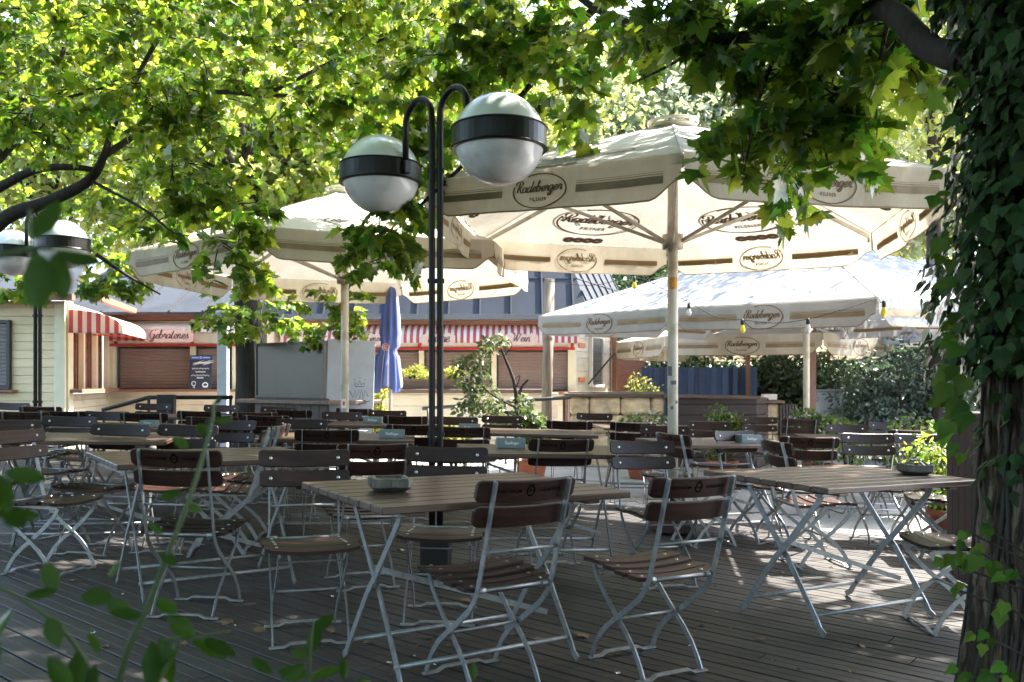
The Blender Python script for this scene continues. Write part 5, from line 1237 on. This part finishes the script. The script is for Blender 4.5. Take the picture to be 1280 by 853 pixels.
# --- left maple
LT=thing('maple_tree','big sunlit maple at left whose boughs hang over the left parasol','tree',None)
mb=MB(); bx_,by_=-6.6,7.4; g=gz(bx_)
limb(mb,[(bx_,by_,g-.05),(bx_+.05,by_,g+1),(bx_+.1,by_+.05,g+2.2),(bx_+.1,by_,g+4),(bx_-.1,by_,6)],.34,.20,14)
limb(mb,[(bx_+.1,by_,2.3),at(-60,305,7.2),at(15,268,7.0),at(70,248,6.9),at(112,225,6.8),at(130,195,6.8),at(138,165,6.9)],.075,.02,12)
limb(mb,[at(-10,240,7.1),at(40,214,6.9),at(85,209,6.8),at(122,213,6.8)],.04,.02,8)
limb(mb,[at(-40,235,7.0),at(10,185,7.2),at(40,145,7.3),at(66,112,7.4),at(80,60,7.5)],.05,.018,10)
limb(mb,[at(112,225,6.8),at(180,262,6.6),at(215,290,6.5),at(240,296,6.4)],.014,.004,6)
limb(mb,[at(120,318,8),at(160,345,8.2),at(200,368,8.6)],.022,.008,6)
limb(mb,[at(130,195,6.8),at(250,120,7.4),at(330,120,7.6),at(365,118,7.7),at(390,100,7.7)],.03,.010,6)
limb(mb,[at(330,120,7.6),at(430,70,7.8),at(500,40,8),at(570,0,8.1)],.02,.008,6)
limb(mb,[at(138,165,6.9),at(180,80,7.1),at(220,10,7.0),at(260,-60,7)],.025,.012,8)
limb(mb,[at(-30,120,7.5),at(60,125,7.2),at(130,110,7.1)],.02,.01,6)
crl=Crown()
def lower(px):
    pts=[(-80,370),(60,360),(140,352),(160,300),(210,240),(300,205),(370,190),(430,165),(520,140),(600,90)]
    for (x0,y0),(x1,y1) in zip(pts[:-1],pts[1:]):
        if x0<=px<=x1: return y0+(y1-y0)*(px-x0)/(x1-x0)
    return 110
cnt=0
while cnt<330:
    px=RNG.uniform(-80,590); py=RNG.uniform(-110,400)
    if py>lower(px)-25: continue
    if px<120 and 190<py<300 and RNG.uniform()<.72: continue
    d=RNG.uniform(6.0,9.8)+max(0,(px-200))/400
    if px>350: d=min(d,8.3)
    if py>165 and px<150: d=RNG.uniform(11.3,12.6)
    elif py>250 and d<7.5: d=RNG.uniform(7.5,9.5)
    s_=d/F; q=at(px,py,d); crl.clump((q.x,q.y,q.z),(34*s_,.4,24*s_),5,.088,.23,8,.6,.8,.5); cnt+=1
for (px,py,d,rx,ry,ns) in((283,300,7.0,18,32,7),(292,270,7.1,28,25,8),(258,235,7.2,35,25,8),(300,332,7.0,10,12,3),(215,270,7.3,16,12,2),(150,345,11.5,30,22,9),(115,352,11.5,30,14,8),(10,355,11.4,50,18,9),(170,325,9.5,16,16,5)):
    s_=d/F; q=at(px,py,d); crl.clump((q.x,q.y,q.z),(rx*s_*.8,.25,ry*s_*.8),ns+3,.125,.20,7,.6,.7,.5)
for _ in range(110):
    c=np.array([RNG.uniform(-10,-3.8),RNG.uniform(2,7.5),RNG.uniform(4.5,9)])
    if above(c[0],c[1]+.6,c[2]-.4): crl.clump(c,(.8,.8,.4),4,.15,.55,9,.5)
for _ in range(130):  # out-of-view clumps beside and behind the camera, added to darken the foreground
    c=(RNG.uniform(-9.5,-4.8),RNG.uniform(-4,3),RNG.uniform(1.8,7)); crl.clump(c,(.9,.9,.6),5,.17,.55,9,.5)
crl.twigs(mb,.006,0,1)
mb.build('trunk',M['barkd'],LT,fix=False)
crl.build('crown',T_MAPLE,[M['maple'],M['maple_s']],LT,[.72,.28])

# --- trees behind
def bg_tree(label,px,d,ztop,zlow,rx,ry,n,size,mats,frac,trunk_r=.2,T=None,clumps=26,group='trees beyond the beer garden',trunkmat='barkd',name='tree',sz=None):
    x=xof(px,d); root=thing(name,label,'tree',group)
    mb=MB(); g=gz(x); zc=(ztop+zlow)/2; rz=(ztop-zlow)/2
    limb(mb,[(x,d,g-.05),(x+.05,d,g+1.2),(x-.05,d,zlow+.6),(x+.1,d,zc),(x,d,ztop-.4)],trunk_r,.03,12)
    cw=Crown(); k=0
    for i in range(clumps):
        u=rnd(1)[0]*RNG.uniform(.35,.95); c=np.array([x+u[0]*rx,d+u[1]*ry,zc+u[2]*rz]); r=RNG.uniform(.22,.42)*min(rx,rz)
        cw.loose(c,(r*1.2,r*1.1,r*.8),n//clumps,size,.5,.55)
        if i%2==0: limb(mb,[(x,d,zlow+.4+(zc-zlow)*RNG.uniform(0,.8)),(x+u[0]*rx*.5,d+u[1]*ry*.5,zc+u[2]*rz*.5-.2),tuple(c)],.05*trunk_r/.2,.015,6)
    mb.build('trunk',M[trunkmat],root,fix=False)
    cw.build('crown',T or T_DIA,[M[m] for m in mats],root,frac)
    return root
bg_tree('maple with a dark trunk before the steel cabinet, crown hanging low behind left parasol',309,12.4,6.2,3.1,2.2,1.8,8000,.135,['bgleaf','maple'],[.6,.4],.27,T_MAPLE,34,None,name='maple_tree')
cwx=[k for k in bpy.data.objects if k.name.startswith('maple_tree')][-1]
cw=Crown()
for (px,py,d,rx,ry,ns) in((285,385,12.0,20,14,6),(340,390,11.6,45,22,16),(400,395,11.5,40,22,16),(300,385,11.8,40,18,12),(430,380,11.5,20,18,6)):
    s_=d/F; q=at(px,py,d); cw.clump((q.x,q.y,q.z),(rx*s_*.9,.4,ry*s_*.8),ns,.13,.3,8,.6)
for i in range(0,len(cw.p)): pass
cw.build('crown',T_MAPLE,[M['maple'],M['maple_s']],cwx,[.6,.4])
bg_tree('bright yellow-green tree behind left kiosk roof',60,21,13.5,2.8,5.5,3.4,15000,.26,['bgleaf'],None,clumps=34)
bg_tree('bright tall tree between two kiosks, above left parasol',420,23,15.5,3.2,6.0,3.4,17000,.27,['bgleaf'],None,clumps=36)
bg_tree('bright tree left of centre, far behind the first kiosk',240,25,16.5,3.6,6,3.4,15000,.28,['bgleaf'],None,clumps=34)
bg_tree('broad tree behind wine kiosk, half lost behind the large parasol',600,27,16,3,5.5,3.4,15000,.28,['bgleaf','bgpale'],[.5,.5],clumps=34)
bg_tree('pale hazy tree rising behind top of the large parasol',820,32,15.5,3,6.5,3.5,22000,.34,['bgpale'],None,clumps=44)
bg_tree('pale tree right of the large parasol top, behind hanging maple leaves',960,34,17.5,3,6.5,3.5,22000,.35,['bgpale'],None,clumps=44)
bg_tree('sunny yellowish tree at right between parasol edge and ivy trunk',1170,14.9,9.8,4.3,2.9,2.7,12000,.15,['bgleaf','bgpale'],[.7,.3],clumps=44)
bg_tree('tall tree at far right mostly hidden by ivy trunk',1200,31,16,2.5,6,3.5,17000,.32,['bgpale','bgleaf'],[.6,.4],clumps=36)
bg_tree('dark green tree behind the zinc roof hip, over the blue fence',760,24,6.3,1.2,3.2,2,7000,.22,['hedge'],None,clumps=30)
def bush(label,px,d,zlow,ztop,rx,n,size,mats,frac=None,T=None,clumps=16,name='shrub',cat='shrub',group=None,stem=.02,y_r=None,dz=0,shell=.5,pot=None):
    x=xof(px,d); root=thing(name,label,cat,group); g=gz(x); zc=(zlow+ztop)/2; rz=(ztop-zlow)/2
    mb=MB(); base=zlow if pot is None and zlow>g+.6 else g
    for k in range(6):
        a_=k*1.05; limb(mb,[(x+.03*math.cos(a_),d+.03*math.sin(a_),(base if pot is None else zlow-.02)-.03),(x+.25*rx*math.cos(a_),d+.25*rx*math.sin(a_),zc-.3*rz),(x+.6*rx*math.cos(a_),d+.5*rx*math.sin(a_),zc+.4*rz)],stem,stem*.3,6)
    mb.build('stem',M['barkd'],root,fix=False)
    cw=Crown()
    for i in range(clumps):
        u=rnd(1)[0]*RNG.uniform(.3,.85); r=RNG.uniform(.25,.5)*min(rx,rz)
        cw.loose((x+u[0]*rx,d+u[1]*(y_r or rx),zc+u[2]*rz),(r*1.15,r*1.15,r),n//clumps,size,.4,shell)
    cw.build('foliage',T or T_OVAL,[M[m] for m in mats],root,frac)
    return root
bush('large blue-green shrub right of centre before dark hedge',1130,15.5,-.3,2.35,1.35,6500,.10,['hedgeb'],None,clumps=34,stem=.05)
bush('blue-green shrub mass at right edge behind ivy trunk',1250,16.5,-.3,2.5,1.4,5000,.10,['hedgeb'],None,clumps=28,stem=.05)
bush('dark green hedge shrub behind utility box',1010,18.5,-.3,2.3,1.5,6500,.11,['hedge'],None,clumps=30,stem=.05)
bush('dark hedge shrub beside end of blue fence',965,18.6,-.3,2.25,.9,4500,.11,['hedge'],None,clumps=22,stem=.05)
bush('dark hedge shrub between utility box and blue-green shrub',1085,18,-.3,2.3,1.5,6500,.11,['hedge'],None,clumps=30,stem=.05)
bush('tall dark green hedge tree behind blue fence',880,20.5,-.3,2.9,2.6,9000,.13,['hedge'],None,clumps=40,stem=.06)
bush('dark hedge tree rising at far right over the far parasol',1090,22,-.3,3.4,3.2,10000,.14,['hedge','hedgeb'],[.6,.4],clumps=44,stem=.06)
bush('dark hedge tree at far right end of the garden',1240,22,-.3,3.6,3.0,8000,.14,['hedge'],None,clumps=36,stem=.06)
bush('clipped round box ball in front of the hedge',1061,12.3,.0,.80,.34,2800,.035,['shrub'],None,clumps=22,shell=.7,name='box_ball')
def pot(label,x,y,r,h,name='flower_pot'):
    root=thing(name,label,'pot','terracotta pots',Matrix.Translation((x,y,gz(x))))
    mb=MB(); mb.lathe([(0,.004),(r*.68,.0),(r*.72,.01),(r*.95,h*.82),(r*1.06,h*.82),(r*1.06,h),(r*.96,h),(r*.92,h*.9),(0,h*.88)],22); mb.build('body',M['terra'],root)
    mb=MB(); mb.lathe([(r*.92,h*.92),(0,h*.93)],16); mb.build('soil',M['soil'],root)
def potted(label,plabel,px,d,zt,rx,n,size,mats,frac=None,r=.2,h=.28,T=None,clumps=14,name='potted_shrub'):
    x=xof(px,d); pot(plabel,x,d,r,h); bush(label,px,d,gz(x)+h*.9,zt,rx,n,size,mats,frac,T,clumps,name=name,pot=True,stem=.012)
potted('hydrangea bush with pale flowers beside thin cream pole','terracotta pot of hydrangea right of thin cream pole',1024,11.2,.96,.33,1500,.07,['shrub','flower'],[.9,.1])
potted('low white-flowered shrub before sandstone wall','terracotta pot before the sandstone wall',800,11.6,.93,.40,1500,.07,['shrub','flower'],[.85,.15])
potted('low leafy shrub before dark plank wall','terracotta pot before the dark plank wall',903,11.4,.90,.38,1500,.07,['shrub','flower'],[.93,.07])
potted('bright golden green shrub right of tall lamp poles','terracotta pot under the golden green shrub by tall lamp',567,9.8,.86,.20,700,.07,['yelshrub','shrub'],[.6,.4],.17,.26)
potted('leafy green shrub at foot of timber post','terracotta pot at the foot of timber post',664,10.6,1.02,.26,900,.075,['shrubp','shrub'],[.6,.4],.2,.3)
potted('loose yellow-green shrub at right behind the ashtray chair','terracotta pot right of the ashtray chair',1187,7.0,.98,.36,900,.06,['shrub','yelshrub'],[.8,.2],.17,.30)
bush('loose pale shrub growing far right behind chairs',1145,9.5,.1,.92,.42,1200,.06,['shrub','shrubp'],[.6,.4],clumps=16)
bush('golden shrub standing in the left part of terrace planter',516,14.6,1.25,1.58,.30,700,.06,['yelshrub'],None,clumps=10,stem=.01)
bush('golden shrub standing in right part of terrace planter',566,14.6,1.25,1.52,.30,700,.06,['yelshrub'],None,clumps=10,stem=.01)
bush('golden shrub beside the edge of the graffiti panel',470,12.6,.25,1.36,.16,700,.06,['yelshrub'],None,clumps=12)
bush('sunlit reddish-yellow shrub over sandstone wall',800,14.6,.6,1.55,.36,800,.06,['yelshrub','shrubp','dryleaf'],[.5,.35,.15],clumps=14)
# slender shrub tree before the terrace
sx,sd=xof(640,10.3),10.3
root=thing('slender_tree','slender bare-stemmed shrub tree before beige terrace wall','tree',None); mb=MB(); cw=Crown(); g=gz(sx)
st=[on(645,sd),at(646,520,sd),at(643,480,sd),at(630,445,sd),at(622,425,sd)]
limb(mb,st,.035,.008,8)
limb(mb,[at(646,505,sd),at(652,485,sd),at(660,475,sd)],.022,.014,6); limb(mb,[at(645,510,sd),at(610,490,sd),at(585,460,sd)],.016,.005,6); limb(mb,[at(643,490,sd),at(650,470,sd),at(640,478,sd)],.01,.004,6); limb(mb,[at(630,445,sd),at(640,432,sd),at(632,420,sd)],.008,.003,6)
for (px,py,rx,ry,nn_) in((590,470,22,22,110),(605,500,24,24,120),(585,510,18,16,60),(612,430,12,9,36),(628,425,10,8,24),(625,520,22,14,60),(600,450,14,12,50),(655,505,14,14,40),(574,455,10,10,20)):
    s_=sd/F; q=at(px,py,sd); cw.loose((q.x,q.y,q.z),(rx*s_,.25,ry*s_),nn_*2,.075,.4,.1)
mb.build('trunk',M['barkd'],root,fix=False); cw.build('crown',T_OVAL,[M['shrubp']],root)

# --- foreground shrub close to the lens
FG=thing('foreground_shrub','blurred leafy shoots close to the camera at lower left','shrub',None)
fp=[];fn=[];ft=[];fs_=[]; mb=MB()
def shoot(pts,r0,r1): limb(mb,[at(*p) for p in pts],r0,r1,6)
shoot([(110,1350,.95),(140,900,.93),(190,745,.92),(238,620,.92),(262,540,.94),(268,505,.95)],.0042,.0016)
shoot([(140,900,.93),(90,800,.90),(20,745,.88),(-40,720,.88)],.003,.0014)
shoot([(205,800,.92),(240,796,.93),(290,788,.95)],.0022,.0012)
shoot([(380,1250,1.15),(385,900,1.12),(388,820,1.1),(392,775,1.1)],.003,.001)
shoot([(-20,780,.72),(-10,600,.70),(-30,560,.7)],.003,.0012)
def lf(px,py,d,s_,tip,nr):
    q=at(px,py,d); fp.append(tuple(q)); fs_.append(s_); ft.append(tip); fn.append(nr)
for (px,py,d,s_,tx_,tz_) in((262,545,.94,.035,-.6,.8),(266,525,.95,.03,.8,.2),(268,508,.95,.03,-.3,1),(236,560,.93,.03,-.9,.6),(228,615,.92,.035,-.5,-.1),(232,628,.92,.03,.9,-.2),(205,668,.92,.03,-.8,.5),(200,690,.92,.045,.8,-.6),(152,700,.91,.035,-.7,-.2),(165,765,.92,.05,-1,.3),(178,770,.92,.05,-.9,.0),(195,750,.92,.04,.6,-.5),(210,770,.92,.05,.9,-.6),(200,795,.92,.075,.3,-1),(222,800,.93,.075,.1,-1),(190,800,.93,.08,.2,-1),(240,800,.93,.07,.5,-.9),(255,798,.94,.06,.9,-.4),(120,830,.9,.07,-.1,-1),(95,815,.9,.07,.2,-1),(60,770,.88,.05,.4,-.9),(30,745,.88,.045,.6,.5),(15,760,.85,.09,-.1,-1),(0,800,.85,.09,.3,-1),(100,745,.9,.05,.9,.1),(70,740,.9,.05,-.4,.9),(388,820,1.1,.055,-.6,.5),(390,815,1.1,.06,-.2,.9),(392,790,1.1,.05,.3,.9),(386,845,1.12,.06,-.9,.2),(388,850,1.12,.06,.8,.3),(384,870,1.12,.06,-.7,.6),(340,842,1.1,.05,-.5,.8),(350,850,1.1,.05,.6,.5),(430,850,1.12,.045,.3,.9),(445,855,1.12,.04,.8,.4),(592,850,1.2,.035,.2,.9),(600,856,1.2,.03,.7,.4),(5,590,.7,.05,.9,-.1),(0,600,.7,.06,.4,-.8),(-10,590,.7,.06,.6,-1),(-10,640,.7,.05,1,.1),(4,640,.7,.04,.9,-.5),(110,790,.9,.035,.5,-1),(60,820,.86,.06,.5,-.9)):
    lf(px,py,d,s_,(tx_,-.15,tz_),tuple(np.array([0,-.75,.5])+RNG.normal(size=3)*.3))
mb.build('stem',M['fgstem'],FG,fix=False)
for q in range(len(fp)): leaves('leaf',T_OVAL,np.array(fp[q:q+1]),np.array(fn[q:q+1]),np.array(ft[q:q+1]),np.array(fs_[q:q+1])*.68,M['fgleaf'],FG,None,True)
FH=thing('hanging_sprig','blurred sprig with a few big leaves hanging before the far lamp','sprig',None)
mb=MB(); shoot([(-120,330,.62),(-20,322,.6),(40,312,.6),(66,310,.6)],.003,.0016); shoot([(40,312,.6),(36,280,.6),(38,262,.6)],.0014,.0012); mb.build('stem',M['fgstem'],FH,fix=False)
T_FG=tmpl([(0,0),(.14,.12),(.27,.36),(.28,.58),(.20,.80),(.08,.95),(0,1.0),(-.08,.95),(-.20,.80),(-.28,.58),(-.27,.36),(-.14,.12)],.3,.1)
fp=[at(38,300,.6),at(42,314,.6),at(68,316,.6),at(70,312,.6)]
fn=[(.3,-.9,.25),(-.2,-.9,.4),(.5,-.8,.2),(.1,-.5,.85)]; ft=[(.45,0,1),(.35,.0,-1),(.2,.0,-1),(1,-.1,-.45)]; fs_=[.038,.047,.034,.036]
for q in range(4): leaves('leaf',T_FG,np.array([tuple(fp[q])]),np.array(fn[q:q+1]),np.array(ft[q:q+1],float),np.array(fs_[q:q+1]),M['fgleaf'],FH,None,True)

# --- dry maple leaves on the boards
for i in range(16):
    px=random.uniform(80,1150); py=random.uniform(650,835); d=CAMZ*F/(py-HY-SL*(px-640)); p=on(px,d); p.z+=.012
    a=random.uniform(0,6.28)
    o=leaves('maple_leaf',T_MAPLE,np.array([tuple(p)]),np.array([[random.uniform(-.25,.25),random.uniform(-.25,.25),1.0]]),np.array([[math.cos(a),math.sin(a),.1]]),np.array([random.uniform(.05,.09)]),M['dryleaf'],None)
    tag(o,'dry brown maple leaf lying flat on the deck boards','leaf','dry maple leaves on the deck')
# ------------------------------------------------------------------ light, sky, camera
SUN=Vector((.62,.42,1.0)).normalized()
w=bpy.data.worlds.new('World'); scene.world=w; w.use_nodes=True; nt=w.node_tree; nt.nodes.clear()
sk=nt.nodes.new('ShaderNodeTexSky'); sk.sky_type='NISHITA'; sk.sun_disc=False; sk.sun_elevation=math.asin(SUN.z); sk.sun_rotation=math.atan2(SUN.x,SUN.y); sk.dust_density=2.0; sk.air_density=1.0
bg=nt.nodes.new('ShaderNodeBackground'); bg.inputs[1].default_value=.15; wo=nt.nodes.new('ShaderNodeOutputWorld')
nt.links.new(sk.outputs[0],bg.inputs[0]); nt.links.new(bg.outputs[0],wo.inputs[0])
li=bpy.data.lights.new('sun','SUN'); li.energy=5.0; li.angle=R(.5); li.color=(1,.95,.87)
so=bpy.data.objects.new('sun',li); C.objects.link(so); so.rotation_euler=SUN.to_track_quat('Z','Y').to_euler(); so.location=(8,6,14)
cam=bpy.data.cameras.new('camera'); co=bpy.data.objects.new('camera',cam); C.objects.link(co)
co.location=(0,0,CAMZ); co.rotation_euler=(R(90),0,0); cam.sensor_width=36; cam.lens=36*F/1280; cam.shift_y=(HY-426.5)/1280; cam.clip_start=.05; cam.clip_end=600
cam.dof.use_dof=True; cam.dof.focus_distance=4.6; cam.dof.aperture_fstop=5.6
scene.camera=co
vs=scene.view_settings; vs.view_transform='Standard'; vs.look='None'; vs.exposure=2.75; vs.gamma=1; vs.use_curve_mapping=False
scene.render.engine='CYCLES'; cy=scene.cycles
cy.use_denoising=True; cy.max_bounces=7; cy.diffuse_bounces=4; cy.glossy_bounces=3; cy.transmission_bounces=4; cy.sample_clamp_indirect=6; cy.use_adaptive_sampling=True; cy.adaptive_threshold=.02; cy.caustics_reflective=False; cy.caustics_refractive=False
